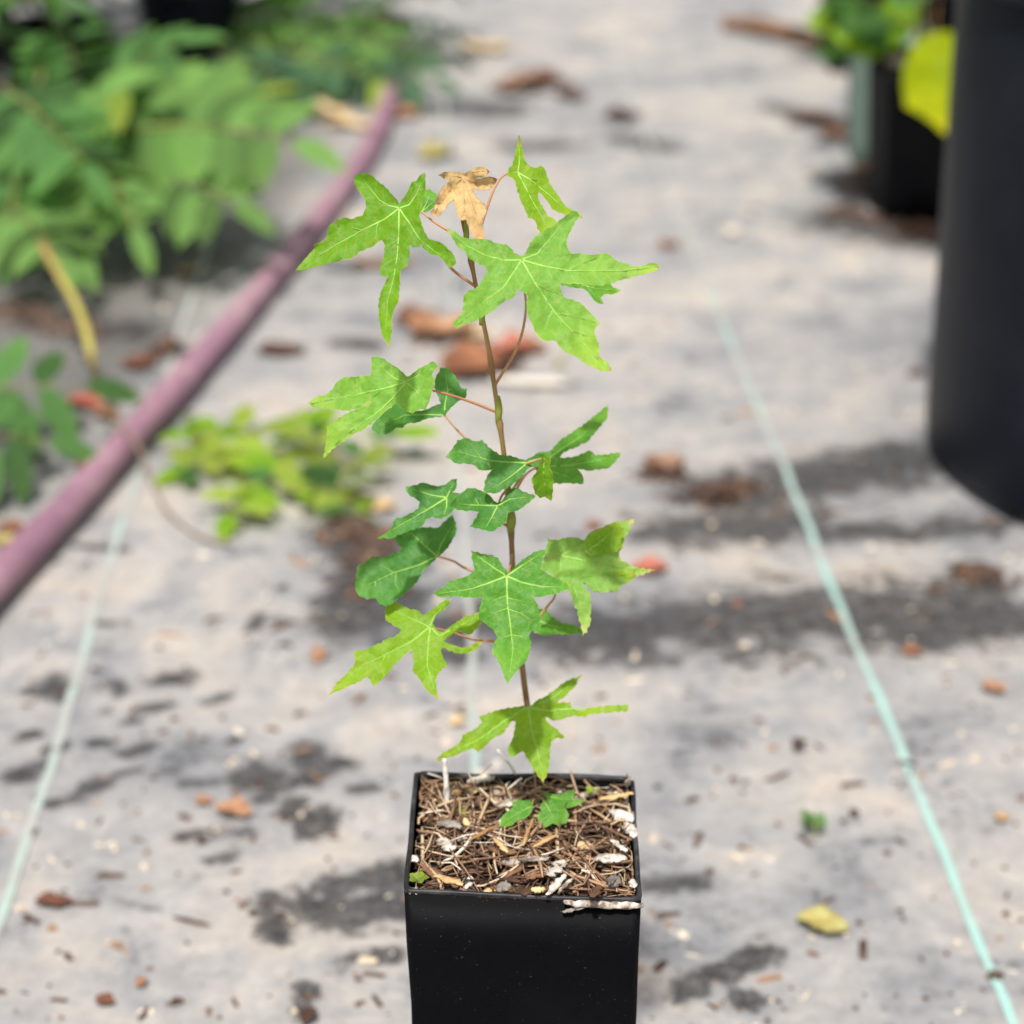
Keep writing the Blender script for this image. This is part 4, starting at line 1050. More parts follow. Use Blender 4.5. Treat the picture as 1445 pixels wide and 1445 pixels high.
def ovate(L, W, fold=.18, droop=.12, n=6):
    """leaflet along +y, in metres; returns verts, faces, tip values"""
    V, F, T = [], [], []
    for i in range(n + 1):
        k = i / n
        wd = W / 2 * (math.sin(math.pi * min(1, k ** .82)) ** .75 if 0 < k < 1 else 0.02)
        z = -droop * L * k * k
        V += [(-wd, k * L, z + fold * wd), (0, k * L, z), (wd, k * L, z + fold * wd)]
        T += [k, k * .8, k]
    for i in range(n):
        a = i * 3
        F += [(a, a + 1, a + 4, a + 3), (a + 1, a + 2, a + 5, a + 4)]
    return V, F, T

def basis(d, nrm, s=1.0, sw=1.0):
    y = d.normalized()
    x = y.cross(nrm)
    if x.length < 1e-4: x = y.orthogonal()
    x.normalize()
    z = x.cross(y)
    return Matrix(((x.x * s * sw, y.x * s, z.x * s, 0), (x.y * s * sw, y.y * s, z.y * s, 0), (x.z * s * sw, y.z * s, z.z * s, 0), (0, 0, 0, 1)))

V, F, T = ovate(.0034, .0028, .1, .1, 4)
ME_WEED = mesh('weed_leaf', V, F, M_fol_y, attrs={'tip': T})
for i, ((px, py), s, lab) in enumerate([((590, 1240), 1.5, 'tiny bright green weed rosette in the front left corner of the pot'), ((651, 1145), 1.25, 'pair of tiny round weed leaves left of the seedling'), ((834, 1116), 1.2, 'tiny yellow-green weed by the back right of the mulch')]):
    p = at_h(px, py, SOIL_TOP + .003)
    r = empty('weed_sprout', p)
    tag(r, lab, 'weed')
    V, F = tube([p + Vector((0, 0, -.006)), p + Vector((0, 0, -.003)), p], .0003, 5)
    mk('stalk', V, F, M_rachis, r, origin=p)
    for k in range(5 if i == 0 else 3):
        a = k * 2 * math.pi / (5 if i == 0 else 3) + i
        link('leaf', ME_WEED, p, r, basis(Vector((math.cos(a), math.sin(a), .25)), Vector((0, 0, 1)), s))

# ------------------------------------------------------------------ purple irrigation hose
hz = .0185
hp = [at_h(x, y, hz) for x, y in [(-330, 1225), (-170, 1030), (-70, 900), (0, 815), (100, 711), (200, 600), (300, 489), (380, 395), (430, 335), (485, 262), (522, 207), (543, 155), (549, 122), (536, 96), (500, 78), (440, 62), (360, 50)]]
V, F = tube(smooth_path(hp, 8), lambda t: .0150 * (1 + .035 * math.sin(t * 40) + .02 * math.sin(t * 97)), 20)
tag(mk('irrigation_hose', V, F, M_hose), 'faded purple irrigation hose lying across the weed mat', 'hose')

# ------------------------------------------------------------------ pinnate nursery plants
V, F, T = ovate(1.0, .36, .26, .16, 7)
LEAFLETS = {k: mesh('leaflet', V, F, m, attrs={'tip': T}) for k, m in (('g', M_fol), ('b', M_fol_b), ('y', M_fol_y), ('l', M_fol_l))}

def compound(parent, base, tip, pairs, lf, kind='g', sag=.12, seed=0, up=Vector((0, 0, 1)), spread=1.0, wid=1.0, drop=0.0):
    """pinnate leaf: rachis mesh with leaflet children"""
    rnd = random.Random(seed)
    base, tip = Vector(base), Vector(tip)
    L = (tip - base).length
    mid = (base + tip) / 2 + Vector((0, 0, sag * L))
    pts = [base * (1 - t) ** 2 + mid * (2 * t * (1 - t)) + tip * t * t for t in [i / 10 for i in range(11)]]
    V, F = tube(pts, lambda t: (.0022 * (1 - t) + .0008 * t) * min(1.6, L / .2), 6)
    o = mk('leaf', V, F, M_rachis, parent, origin=base)
    for i in range(pairs + 1):
        t = .16 + .84 * i / pairs
        p = base * (1 - t) ** 2 + mid * (2 * t * (1 - t)) + tip * t * t
        fw = ((mid - base) * (1 - t) + (tip - mid) * t).normalized()
        sd = fw.cross(up).normalized()
        if i == pairs:
            link('leaflet', LEAFLETS[kind], p, o, basis(fw + Vector((0, 0, -.15)), up, lf * .95, wid))
            continue
        size = lf * (.72 + .45 * math.sin(math.pi * (.15 + .75 * t)))
        for s in (-1, 1):
            if drop and rnd.random() < drop: continue
            d = sd * (s * spread) + fw * rnd.uniform(.30, .55) + Vector((0, 0, rnd.uniform(-.38, .12)))
            nn = up + Vector((rnd.gauss(0, .22), rnd.gauss(0, .22), 0))
            kd = kind if rnd.random() < .988 else 'y'
            link('leaflet', LEAFLETS[kd], p, o, basis(d, nn, size * rnd.uniform(.88, 1.1), wid))
    return o

def pinnate_plant(name, label, cat, loc, height, nl, leaf_len, lf, kind, seed, group=None, z0=0.0, az_range=None, pairs=6, stems=2):
    rnd = random.Random(seed)
    loc = Vector(loc)
    root = empty(name, loc)
    tag(root, label, cat, group)
    sp = []
    for s in range(stems):
        a = rnd.uniform(0, 6.28)
        top = loc + Vector((math.cos(a) * .09, math.sin(a) * .09, height * rnd.uniform(.8, 1.0)))
        pts = smooth_path([loc + Vector((0, 0, z0)), loc + (top - loc) * .45 + Vector((rnd.gauss(0, .02), rnd.gauss(0, .02), z0 * .5)), top], 6)
        V, F = tube(pts, lambda t: .0048 * (1 - t) + .0016 * t, 7)
        mk('stem', V, F, M_rachis, root, origin=loc)
        sp.append(pts)
    for i in range(nl):
        pts = sp[i % stems]
        t = .25 + .75 * (i / max(1, nl - 1))
        p = pts[min(len(pts) - 1, int(t * (len(pts) - 1)))]
        a = (i * 2.4 + rnd.uniform(-.5, .5)) if az_range is None else rnd.uniform(*az_range)
        L = leaf_len * rnd.uniform(.75, 1.15)
        el = .75 * t - .15 + rnd.uniform(-.2, .2)
        tip = p + Vector((math.cos(a) * math.cos(el), math.sin(a) * math.cos(el), math.sin(el))) * L
        tip.z = max(tip.z, .04)
        compound(root, p, tip, pairs, lf * rnd.uniform(.85, 1.15), kind, .16, seed * 100 + i)
    return root

def round_pot(name, label, c, r_top, r_bot, h, mat, rim=.012, group=None, seg=40):
    root = empty(name, (c[0], c[1], 0))
    tag(root, label, 'pot', group)
    f = min(.02, r_bot * .12)
    prof = [(0.002, .001), (r_bot - f, .001), (r_bot - f * .3, f * .35), (r_bot, f * 1.3)]
    prof += [(r_bot + (r_top - r_bot) * t, h * t) for t in (.2, .4, .6, .8, .93)]
    prof += [(r_top - .003, h * .985), (r_top - .006, h * .9), (r_bot - .004, f * 1.5), (.002, f)]
    V, F = lathe(prof, (c[0], c[1], 0), seg)
    mk('body', V, F, mat, root, origin=(c[0], c[1], 0))
    rw = rim
    V, F = lathe([(r_top - .001, h - rw * 2.8), (r_top + rw * .5, h - rw * 2.5), (r_top + rw * .62, h - rw), (r_top + rw * .5, h - .001), (r_top + rw * .1, h + .001), (r_top - .005, h - .001), (r_top - .006, h - rw * 2.6)], (c[0], c[1], 0), seg)
    mk('rim', V, F, mat, root, origin=(c[0], c[1], h - rw))
    return root

def soil_disc(c, r, z, label, mat=None):
    V, F = [Vector((c[0], c[1], z + .006))], []
    k = 28
    for ring in range(1, 5):
        for i in range(k):
            a = 2 * math.pi * i / k
            q = r * ring / 4
            x, y = c[0] + q * math.cos(a), c[1] + q * math.sin(a)
            V.append(Vector((x, y, z + .008 * noise.noise(Vector((x * 30, y * 30, 1))))))
    for i in range(k):
        F.append((0, 1 + i, 1 + (i + 1) % k))
    for ring in range(3):
        for i in range(k):
            a, b = 1 + ring * k + i, 1 + ring * k + (i + 1) % k
            F.append((a, a + k, b + k, b))
    return tag(mk('pot_soil', V, F, mat or M_soil), label, 'soil', kind='stuff')

LG = 'leafy pinnate plants standing left of the hose'
def potted(loc, h, nl, ll, lf, kind, seed, lab, potlab, ph=.16, pr=.085, pairs=6, stems=2):
    round_pot('nursery_pot', potlab, (loc[0], loc[1]), pr, pr * .8, ph, M_big, .006, seg=28)
    soil_disc(loc, pr * .94, ph - .02, 'potting soil in ' + potlab)
    return pinnate_plant('pinnate_plant', lab, 'plant', (loc[0], loc[1], ph - .03), h, nl, ll, lf, kind, seed, LG, pairs=pairs, stems=stems)

P1 = potted((-.86, 2.80), .30, 18, .27, .074, 'g', 3, 'green pinnate plant with long arching leaf reaching over the mat', 'black nursery pot under the plant with the long arching leaf')
P2 = potted((-1.10, 3.22), .38, 18, .28, .074, 'g', 4, 'bushy pinnate plant behind the arching-leaf plant', 'black nursery pot under the bushy pinnate plant')
P3 = potted((-.70, 3.28), .30, 18, .25, .070, 'b', 5, 'grey-green pinnate plant deep in the row of plants', 'black nursery pot under the grey-green pinnate plant')
P4 = potted((-.54, 3.60), .32, 18, .25, .074, 'g', 6, 'fresh green pinnate plant at the end of the row by the hose', 'black nursery pot under the fresh green plant by the hose end')
P5 = potted((-.95, 3.75), .44, 18, .30, .076, 'b', 8, 'tall dim pinnate plant at the back of the row', 'black nursery pot under the tall dim plant')
P6 = potted((-.64, 4.10), .40, 16, .28, .076, 'g', 9, 'pinnate plant farthest down the row', 'black nursery pot under the farthest plant')
P8 = potted((-1.20, 2.70), .30, 16, .27, .074, 'g', 10, 'low pinnate plant at the outer end of the row', 'black nursery pot under the low outer plant')
P9 = potted((-1.30, 3.70), .46, 16, .30, .076, 'b', 12, 'shaded pinnate plant behind the bushy plant', 'black nursery pot under the shaded plant')

# leaves placed after the photograph
def px_leaf(parent, a, b, y1, y2, pairs, lf, kind='g', sag=.1, seed=0, up=(0, -.45, .9), wid=1.0, spread=1.0):
    compound(parent, at_y(a[0], a[1], y1), at_y(b[0], b[1], y2), pairs, lf, kind, sag, seed, Vector(up).normalized(), spread, wid)
px_leaf(P1, (70, 215), (412, 200), 2.62, 2.46, 10, .080, 'l', .14, 51, up=(.1, -.62, .78), wid=1.15)
px_leaf(P1, (110, 250), (330, 285), 2.60, 2.42, 8, .072, 'l', .12, 66, up=(.1, -.62, .78), wid=1.1)
px_leaf(P1, (150, 170), (340, 150), 2.68, 2.55, 8, .074, 'l', .12, 52, up=(.1, -.62, .78))
px_leaf(P1, (90, 140), (190, 320), 2.66, 2.42, 7, .070, 'l', .10, 53)
px_leaf(P1, (20, 220), (110, 350), 2.62, 2.40, 6, .068, 'l', .10, 54)
px_leaf(P1, (130, 190), (90, 40), 2.70, 2.75, 7, .074, 'g', .05, 55)
px_leaf(P1, (60, 100), (10, 330), 2.68, 2.42, 7, .070, 'g', .08, 56)
px_leaf(P1, (120, 140), (250, 60), 2.72, 2.70, 7, .070, 'g', .08, 61)
px_leaf(P1, (60, 200), (190, 120), 2.62, 2.55, 6, .074, 'l', .08, 62)
px_leaf(P1, (0, 120), (120, 230), 2.60, 2.45, 6, .074, 'g', .08, 63)
px_leaf(P1, (0, 280), (80, 355), 2.50, 2.36, 5, .064, 'l', .08, 67)
px_leaf(P4, (320, 60), (500, 95), 3.55, 3.45, 7, .080, 'l', .10, 57, up=(0, -.6, .8))
px_leaf(P4, (290, 40), (430, 20), 3.60, 3.55, 7, .080, 'l', .10, 58, up=(0, -.6, .8))
px_leaf(P4, (300, 70), (420, 130), 3.55, 3.35, 6, .074, 'b', .06, 59)
px_leaf(P4, (420, 40), (560, 70), 3.60, 3.55, 6, .070, 'l', .10, 64)
px_leaf(P3, (240, 110), (390, 140), 3.28, 3.15, 6, .070, 'b', .06, 60)
px_leaf(P4, (380, 80), (560, 125), 3.50, 3.40, 6, .066, 'b', .10, 65)
px_leaf(P4, (400, 100), (610, 110), 3.55, 3.50, 7, .060, 'b', .10, 68, up=(0, -.6, .8))
px_leaf(P4, (440, 60), (630, 75), 3.65, 3.70, 7, .060, 'b', .10, 69, up=(0, -.6, .8))

# grey-green wispy plant at the far end of the hose
P7 = potted((-.24, 3.80), .13, 11, .19, .045, 'b', 21, 'wispy grey-green low plant at the far end of the hose', 'small pot hidden under the wispy grey-green plant', .07, .05, pairs=5)

# plant just left of the camera's view: one leaf comes into the picture and its crown shades the mat
NP = empty('pinnate_plant', (-.80, 1.52, .20))
tag(NP, 'nearest pinnate plant, with a broad leaf hanging in beside the hose', 'plant', LG)
NPO = Vector((-.80, 1.52, .20))
round_pot('nursery_pot', 'black nursery pot under the nearest pinnate plant', (-.80, 1.52), .11, .09, .22, M_big, .007, seg=32)
soil_disc((-.80, 1.52), .104, .195, 'potting soil in the pot of the nearest pinnate plant')
for k, top in enumerate([(-.80, 1.42, .62), (-.74, 1.34, .78), (-.86, 1.6, .60)]):
    pts = smooth_path([NPO, NPO.lerp(Vector(top), .5) + Vector((.01 * k, .01, 0)), Vector(top)], 6)
    V, F = tube(pts, lambda t: .006 * (1 - t) + .002 * t, 8)
    mk('stem', V, F, M_rachis, NP, origin=NPO)
UPN = Vector((.05, -.60, .80)).normalized()
compound(NP, (-.80, 1.60, .32), at_y(-175, 560, 1.86), 2, .03, 'g', .10, 70, UPN)
compound(NP, at_y(-175, 560, 1.86), at_y(118, 545, 1.93), 4, .066, 'g', .03, 71, UPN, wid=1.2)
compound(NP, at_y(-170, 600, 1.80), at_y(66, 622, 1.82), 4, .058, 'g', .03, 72, UPN, wid=1.1)
# ------------------------------------------------------------------ runner across the hose and trailing sprig
def gp3(px, py, z): return at_h(px, py, z)
vine_pts = [at_y(58, 345, 2.20), at_y(85, 390, 2.12), at_y(112, 440, 2.04), at_y(128, 495, 1.97), gp3(140, 560, .035), gp3(165, 592, .042), gp3(196, 632, .040), gp3(214, 680, .012), gp3(240, 725, .006), gp3(285, 758, .004), gp3(330, 770, .003)]
V, F = tube(smooth_path(vine_pts, 6), lambda t: .0046 if t < .32 else max(.0014, .0046 - (t - .32) * .022), 8)
tag(mk('vine_runner', V, F, M_vine, attrs={'along': [(i // 8) / (len(V) / 8) for i in range(len(V))]}), 'yellow-brown vine runner crossing over the purple hose', 'vine')

V, F, T = ovate(1.0, .50, .25, .10, 6)
ME_SPRIG = {k: mesh('leaf', V, F, m, attrs={'tip': T}) for k, m in (('y', M_fol_y), ('g', M_fol), ('f', M_lime))}
TW = empty('trailing_weed', at_h(520, 740, 0))
tag(TW, 'sprawling yellow-green weed with oval leaves on the mat beside the hose', 'weed')
branches = [[(530, 735, 0.003), (470, 700, 0.011), (400, 655, 0.017), (330, 635, 0.017), (265, 660, 0.010)], [(470, 700, 0.011), (400, 690, 0.017), (345, 685, 0.019), (325, 725, 0.011)], [(400, 655, 0.017), (350, 610, 0.017), (280, 612, 0.017)], [(470, 700, 0.011), (500, 650, 0.028), (560, 615, 0.028)], [(500, 670, 0.017), (450, 620, 0.033), (420, 600, 0.033)]]
rnd = random.Random(19)
for bi, br in enumerate(branches):
    pts = smooth_path([gp3(*q) for q in br], 5)
    V, F = tube(pts, .0014, 6)
    mk('stem', V, F, M_rachis, TW, origin=pts[0])
    n = len(pts)
    for i in range(2, n, 2):
        p = pts[i]
        fw = (pts[min(n - 1, i + 1)] - pts[i - 1]).normalized()
        sd = fw.cross(Vector((0, 0, 1))).normalized()
        for s in (-1, 1):
            if rnd.random() < .18: continue
            d = sd * s + fw * rnd.uniform(.1, .7) + Vector((0, 0, rnd.uniform(-.05, .35)))
            if p.z < .02: d.z = abs(d.z)
            link('leaf', ME_SPRIG[rnd.choice('yyyfg')], p, TW, basis(d, Vector((rnd.gauss(0, .3), rnd.gauss(-.2, .3), 1)), rnd.uniform(.032, .052)))
    link('leaf', ME_SPRIG['f'], pts[-1], TW, basis(fw, Vector((0, -.2, 1)), .04))

# ------------------------------------------------------------------ right side: pots
round_pot('nursery_pot', 'large round black nursery pot standing on the mat beside the teal stripe', (.685, 1.90), .288, .283, .50, M_big, .016, seg=72)
soil_disc((.685, 1.90), .275, .45, 'potting soil in the large round nursery pot')

RG = 'small square pots behind the large round pot'
def small_pot(px, py, wd, h, yaw, lab, mat, name='square_pot'):
    p = at_h(px, py, 0)
    M = Matrix.Translation(p) @ Matrix.Rotation(math.radians(yaw), 4, 'Z')
    square_pot(name, M, wd / 2, h, lab, 'pot', mat, mat, None, taper=.86)
    V = [M @ Vector((x * (wd / 2 - .004), y * (wd / 2 - .004), h - .014)) for x, y in ((-1, -1), (1, -1), (1, 1), (-1, 1))] + [M @ Vector((0, 0, h - .008))]
    tag(mk('pot_soil', V, [(0, 1, 4), (1, 2, 4), (2, 3, 4), (3, 0, 4)], M_bark_top), 'pale gritty mulch in the ' + lab, 'soil', kind='stuff')
    return p
M_bark_top = simple('gritty_mulch', [(0.3, (0.10, 0.06, 0.04)), (0.5, (0.32, 0.25, 0.19)), (0.75, (0.55, 0.48, 0.42))], 160, 0.85, 1.0, 0.003)
q1 = small_pot(1291, 300, .128, .212, 4, 'small square black pot with the big yellow leaf hanging over it', M_pot)
q2 = small_pot(1243, 222, .110, .190, -4, 'sage green square pot behind the small black pot', M_sage)
q3 = small_pot(1215, 92, .150, .20, 0, 'square black pot half hidden by broad green leaves', M_pot)
q4 = small_pot(1330, 165, .150, .22, 0, 'square black pot behind the yellow leaf', M_pot)

V, F, T = ovate(1.0, .62, .18, .16, 8)
ME_BROAD = {k: mesh('leaf', V, F, m, attrs={'tip': T}) for k, m in (('g', M_fol), ('y', M_fol_y), ('l', M_lime))}
def broad_plant(loc, top, leaves, lab, smat=None):
    root = empty('broad_leaved_plant', loc)
    tag(root, lab, 'plant')
    loc, top = Vector(loc), Vector(top)
    V, F = tube(smooth_path([loc, loc.lerp(top, .5) + Vector((.008, 0, 0)), top], 6), lambda t: .006 - .0025 * t, 8)
    mk('stem', V, F, smat or M_rachis, root, origin=loc)
    for t, a, el, L, k in leaves:
        p = loc.lerp(top, t)
        d = Vector((math.cos(a) * math.cos(el), math.sin(a) * math.cos(el), math.sin(el)))
        q = p + d * .035
        V, F = tube([p, p.lerp(q, .5), q], .0014, 6)
        lf = link('leaf', ME_BROAD[k], q, root, basis(d + Vector((0, 0, -.2)), Vector((0, -.2, 1)), L))
        mk('petiole', V, F, M_rachis, root, origin=p)
    return root
B1 = broad_plant((q1.x - .01, q1.y, .19), (q1.x - .03, q1.y + .02, .40), [(.25, 3.6, .3, .09, 'g'), (.3, 2.6, .1, .10, 'g'), (.45, 4.4, .3, .09, 'g'), (.55, 3.1, .2, .10, 'l'), (.7, 5.0, .3, .09, 'g'), (.85, 1.2, .4, .10, 'l'), (1, 3.4, .5, .10, 'g'), (1, .2, .5, .10, 'g')], 'broad-leaved green plant growing in the small square black pot')
BP = broad_plant((q4.x, q4.y, .20), (q4.x - .05, q4.y - .05, .52), [(.5, 4.0, .1, .11, 'l'), (.6, 3.0, .2, .11, 'y'), (.8, 5.0, .3, .11, 'y'), (1, 3.6, .4, .11, 'l'), (1, 1.0, .4, .11, 'g')], 'tan-stemmed plant with yellowing leaves behind the large round pot', M_lit_t)
broad_plant((q3.x, q3.y, .18), (q3.x, q3.y, .42), [(.2, 3.3, 0, .12, 'g'), (.3, 4.3, .1, .12, 'l'), (.4, 5.2, .1, .12, 'g'), (.5, 2.8, .2, .12, 'l'), (.7, 4.0, .3, .12, 'g'), (.9, 5.5, .3, .12, 'g'), (1, 3.4, .5, .12, 'g')], 'broad-leaved green plant in the half-hidden square pot')
broad_plant((q2.x, q2.y, .17), (q2.x - .02, q2.y, .36), [(.3, 3.3, .1, .08, 'g'), (.5, 4.2, .2, .08, 'g'), (.7, 2.9, .3, .08, 'l'), (.9, 4.8, .3, .08, 'g'), (1, 3.5, .6, .08, 'g')], 'small green plant growing in the sage pot')
for (ax, ay), (bx, by), yy, L, k in (((1245, 78), (1180, 40), q1.y, .075, 'l'), ((1250, 70), (1205, 10), q1.y, .085, 'g'), ((1255, 72), (1262, 5), q1.y + .02, .080, 'l'), ((1220, 60), (1150, 70), q1.y + .05, .070, 'g'), ((1215, 40), (1145, 25), q1.y + .08, .075, 'l'), ((1235, 50), (1160, -10), q1.y + .08, .085, 'g'), ((1262, 60), (1275, -15), q1.y + .04, .08, 'l')):
    p_, t_ = at_y(ax, ay, yy), at_y(bx, by, yy)
    link('leaf', ME_BROAD[k], p_, B1, basis(t_ - p_, Vector((0, -.7, .7)), L))
# the big yellow leaf
lobed_leaf(BP, (0, 0), [(x * 5, y * 5) for x, y in [(1318, 46), (1340, 46), (1358, 62), (1372, 95), (1376, 140), (1366, 172), (1350, 190), (1334, 188), (1316, 172), (1296, 158), (1279, 150), (1275, 122), (1277, 92), (1288, 66), (1304, 52)]], (1322 * 5, 48 * 5), [[(x * 5, y * 5) for x, y in v] for v in ([(1322, 48), (1328, 100), (1345, 180)], [(1326, 90), (1300, 110), (1282, 130)], [(1327, 95), (1350, 105), (1370, 125)])], 0, 62, -12, M_yellow, curl=-.01, fold=.004, wave=.004, seed=61, y0=2.62, vw=6, vmat=M_fol_y, label='big yellow leaf hanging down', grid=11, petiole=[(1322, 20, 2.70), (1330, -30, 2.80)])

# ------------------------------------------------------------------ fallen leaves, twigs and pebbles on the mat
def litter_leaf(label, px, py, wpx, hpx, mat, rot=0.0, curl=.35, seed=0, cat='dry leaf', name='dry_leaf', group=None):
    """curled fallen leaf: ovate blade rolled about its midrib, with thickness"""
    rnd = random.Random(seed + int(px))
    p = at_h(px, py, 0)
    Zc = p.y * CP + CAM_H * SP
    L = wpx * Zc / FPX
    L *= 1.12
    Wd = min(L * .85, hpx * Zc / FPX * 1.9)
    n, m = 9, 6
    V, F = [], []
    ca, sa = math.cos(rot), math.sin(rot)
    for i in range(n + 1):
        k = i / n
        hwid = Wd / 2 * (math.sin(math.pi * (.06 + .9 * k)) ** .8) * (1 + rnd.uniform(-.14, .14))
        for j in range(m + 1):
            s = j / m * 2 - 1
            x = (k - .5) * L
            y = s * hwid * (1 - .25 * curl * s * s)
            z = curl * hwid * (s * s) * (1 + .4 * math.sin(k * 7 + seed)) + .10 * L * curl * (2 * k - 1) ** 2 + rnd.uniform(0, .04) * hwid
            z += .16 * Wd * abs(noise.noise(Vector((x / L * 5 + seed, y / L * 5, px * .1)))) + .06 * Wd * abs(noise.noise(Vector((x / L * 13, y / L * 13 + seed, 3))))
            y += .10 * Wd * noise.noise(Vector((x / L * 7, seed * 1.7, s)))
            V.append(Vector((p.x + ca * x - sa * y, p.y + sa * x + ca * y, .0022 + z)))
    N0 = len(V)
    for v in list(V): V.append(v + Vector((0, 0, .0007)))
    for i in range(n):
        for j in range(m):
            a = i * (m + 1) + j
            q = (a, a + 1, a + m + 2, a + m + 1)
            F.append(q[::-1]); F.append(tuple(t + N0 for t in q))
    ring = [j for j in range(m + 1)] + [i * (m + 1) + m for i in range(1, n + 1)] + [n * (m + 1) + j for j in range(m - 1, -1, -1)] + [i * (m + 1) for i in range(n - 1, 0, -1)]
    for a, b in zip(ring, ring[1:] + ring[:1]):
        F.append((a, b, b + N0, a + N0))
    return tag(mk(name, V, F, mat), label, cat, group)

def litter_stick(label, a, b, wpx, mat, seed=0, cat='twig', name='twig', thick=.8, group=None):
    p1, p2 = at_h(*a), at_h(*b)
    Zc = p1.y * CP + CAM_H * SP
    wd = wpx * Zc / FPX
    lift = Vector((0, 0, wd * thick / 2 + .0008))
    V, F = chip_geo(p1 + lift, p2 + lift, wd, wd * thick, seed, nseg=9, rough=.2)
    return tag(mk(name, V, F, mat), label, cat, group)

def pebble(label, px, py, dpx, mat, group=None, cat='pebble', name='pebble'):
    p = at_h(px, py, 0)
    Zc = p.y * CP + CAM_H * SP
    r = dpx * Zc / FPX / 2
    V, F = [], []
    n, m = 6, 9
    for i in range(n + 1):
        th = math.pi * i / n
        for j in range(m):
            a = 2 * math.pi * j / m
            v = Vector((math.sin(th) * math.cos(a), math.sin(th) * math.sin(a), math.cos(th)))
            q = 1 + .22 * noise.noise(v * 1.7 + Vector((px, py, 0)))
            V.append(Vector((p.x + v.x * r * q, p.y + v.y * r * q * .9, r * .62 + v.z * r * .62 * q)))
    for i in range(n):
        for j in range(m):
            F.append((i * m + j, i * m + (j + 1) % m, (i + 1) * m + (j + 1) % m, (i + 1) * m + j))
    return tag(mk(name, V, F, mat), label, cat, group)

litter_leaf('orange-brown curled dry leaf behind the sapling stem', 624, 476, 84, 44, M_lit_o, .2, .5, 1)
litter_leaf('salmon-brown dry leaf lying just behind the sapling stem', 668, 524, 104, 60, M_lit_o, .9, .4, 2)
litter_leaf('red-brown dry leaf right of the sapling stem', 714, 504, 64, 40, M_lit_r, .1, .5, 3)
litter_leaf('orange dry leaf beside the red-brown leaf', 744, 498, 50, 30, M_lit_o, -.2, .4, 4)
litter_leaf('dark brown dry leaf at the edge of the leaf cluster', 592, 458, 64, 40, M_lit_b, .6, .5, 5)
litter_leaf('tan dry leaf half hidden by the sapling stem', 668, 476, 40, 26, M_lit_t, -.3, .4, 6)
litter_stick('pale bleached stick lying behind the sapling stem', (694, 543), (802, 548), 17, M_wbark, 7, 'stick', 'stick')
pebble('small yellow-green fallen bud near the pale stick', 790, 515, 15, M_fol_y if False else M_lit_y, cat='bud', name='fallen_bud')
litter_leaf('bright orange fallen leaf left of the purple hose', 197, 519, 46, 34, M_lit_o, .1, .3, 8)
litter_leaf('dark brown crumpled leaf touching the purple hose', 236, 498, 42, 26, M_lit_b, .4, .6, 9)
litter_leaf('red-orange dry leaf under the vine runner', 118, 575, 52, 24, M_lit_r, -.5, .4, 10)
litter_leaf('orange dry leaf where the vine meets the hose', 150, 590, 40, 24, M_lit_o, -.6, .4, 11)
litter_leaf('flat brown leaf on the near side of the hose', 128, 660, 44, 18, M_lit_b, .7, .3, 12)
litter_leaf('grey-brown flat dead leaf in front of the hose', 398, 500, 62, 26, M_lit_b, .1, .2, 13)
litter_leaf('small brown fallen seed pod beyond the hose', 266, 388, 26, 22, M_lit_t, .1, .5, 14)
pebble('red berry lying on the dark soil patch', 484, 734, 17, M_lit_r, cat='berry', name='berry')
litter_leaf('tan dry leaf on the dark soil patch', 540, 722, 36, 18, M_lit_t, .3, .4, 15)
litter_leaf('curled brown leaf standing on its edge below the lime leaf', 452, 934, 30, 20, M_lit_o, 1.2, .9, 16)
litter_leaf('red-brown split leaf on the mat left of the pot', 330, 1152, 50, 22, M_lit_o, -.35, .5, 17)
litter_leaf('small orange leaf scrap beside the red-brown split leaf', 288, 1136, 22, 12, M_lit_o, .2, .4, 18)
litter_leaf('brown curled leaf on the faded stripe side of the mat', 76, 1280, 46, 18, M_lit_o, .0, .5, 19)
litter_stick('short brown twig lying left of the pot', (245, 1297), (297, 1309), 6, M_bbark, 20)
litter_stick('dark slanting twig at the foot of the mat', (196, 1442), (210, 1424), 6, M_bbark, 21)
litter_leaf('orange bark scrap near the foot of the mat', 149, 1418, 26, 14, M_lit_o, -.3, .4, 22)
litter_leaf('small peach leaf scrap near the foot of the mat', 200, 1392, 18, 16, M_lit_o, .9, .4, 23)
litter_leaf('dark red-brown leaf lying before the square pot wall', 436, 1440, 30, 26, M_lit_b, 1.2, .5, 24)
litter_leaf('oval yellow fallen leaf with brown spots', 1160, 1311, 66, 30, M_lit_y, -.45, .35, 25, 'fallen leaf', 'fallen_leaf')
litter_leaf('curled dark brown leaf beside the big stain', 938, 668, 56, 32, M_lit_b, .3, .7, 26)
litter_leaf('ragged brown leaf on the upper stain', 1012, 704, 56, 26, M_lit_b, -.5, .5, 27)
pebble('orange crumb on the long dark stain', 1040, 856, 15, M_lit_o, cat='crumb', name='bark_crumb')
pebble('round cream pebble on the long dark stain', 1050, 915, 15, M_peb)
pebble('round cream pebble on the far mat', 1033, 333, 24, M_peb)
litter_leaf('red-orange leaf behind the crinkled sapling leaf', 916, 810, 50, 26, M_lit_r, .2, .4, 28)
litter_leaf('small orange leaf behind the crinkled sapling leaf tip', 838, 748, 24, 14, M_lit_o, .2, .4, 29)
litter_leaf('dull orange leaf at the end of the long stain', 1288, 926, 28, 14, M_lit_o, .2, .4, 30)
litter_leaf('brown leaf crumb before the teal stripe', 1127, 1056, 24, 16, M_lit_b, 1.0, .6, 31)
litter_stick('thin dark twig before the teal stripe', (1080, 1105), (1116, 1090), 5, M_bbark, 32)
pebble('dark crumb beside the green sprout', 1205, 1150, 15, M_bbark, cat='crumb', name='bark_crumb')
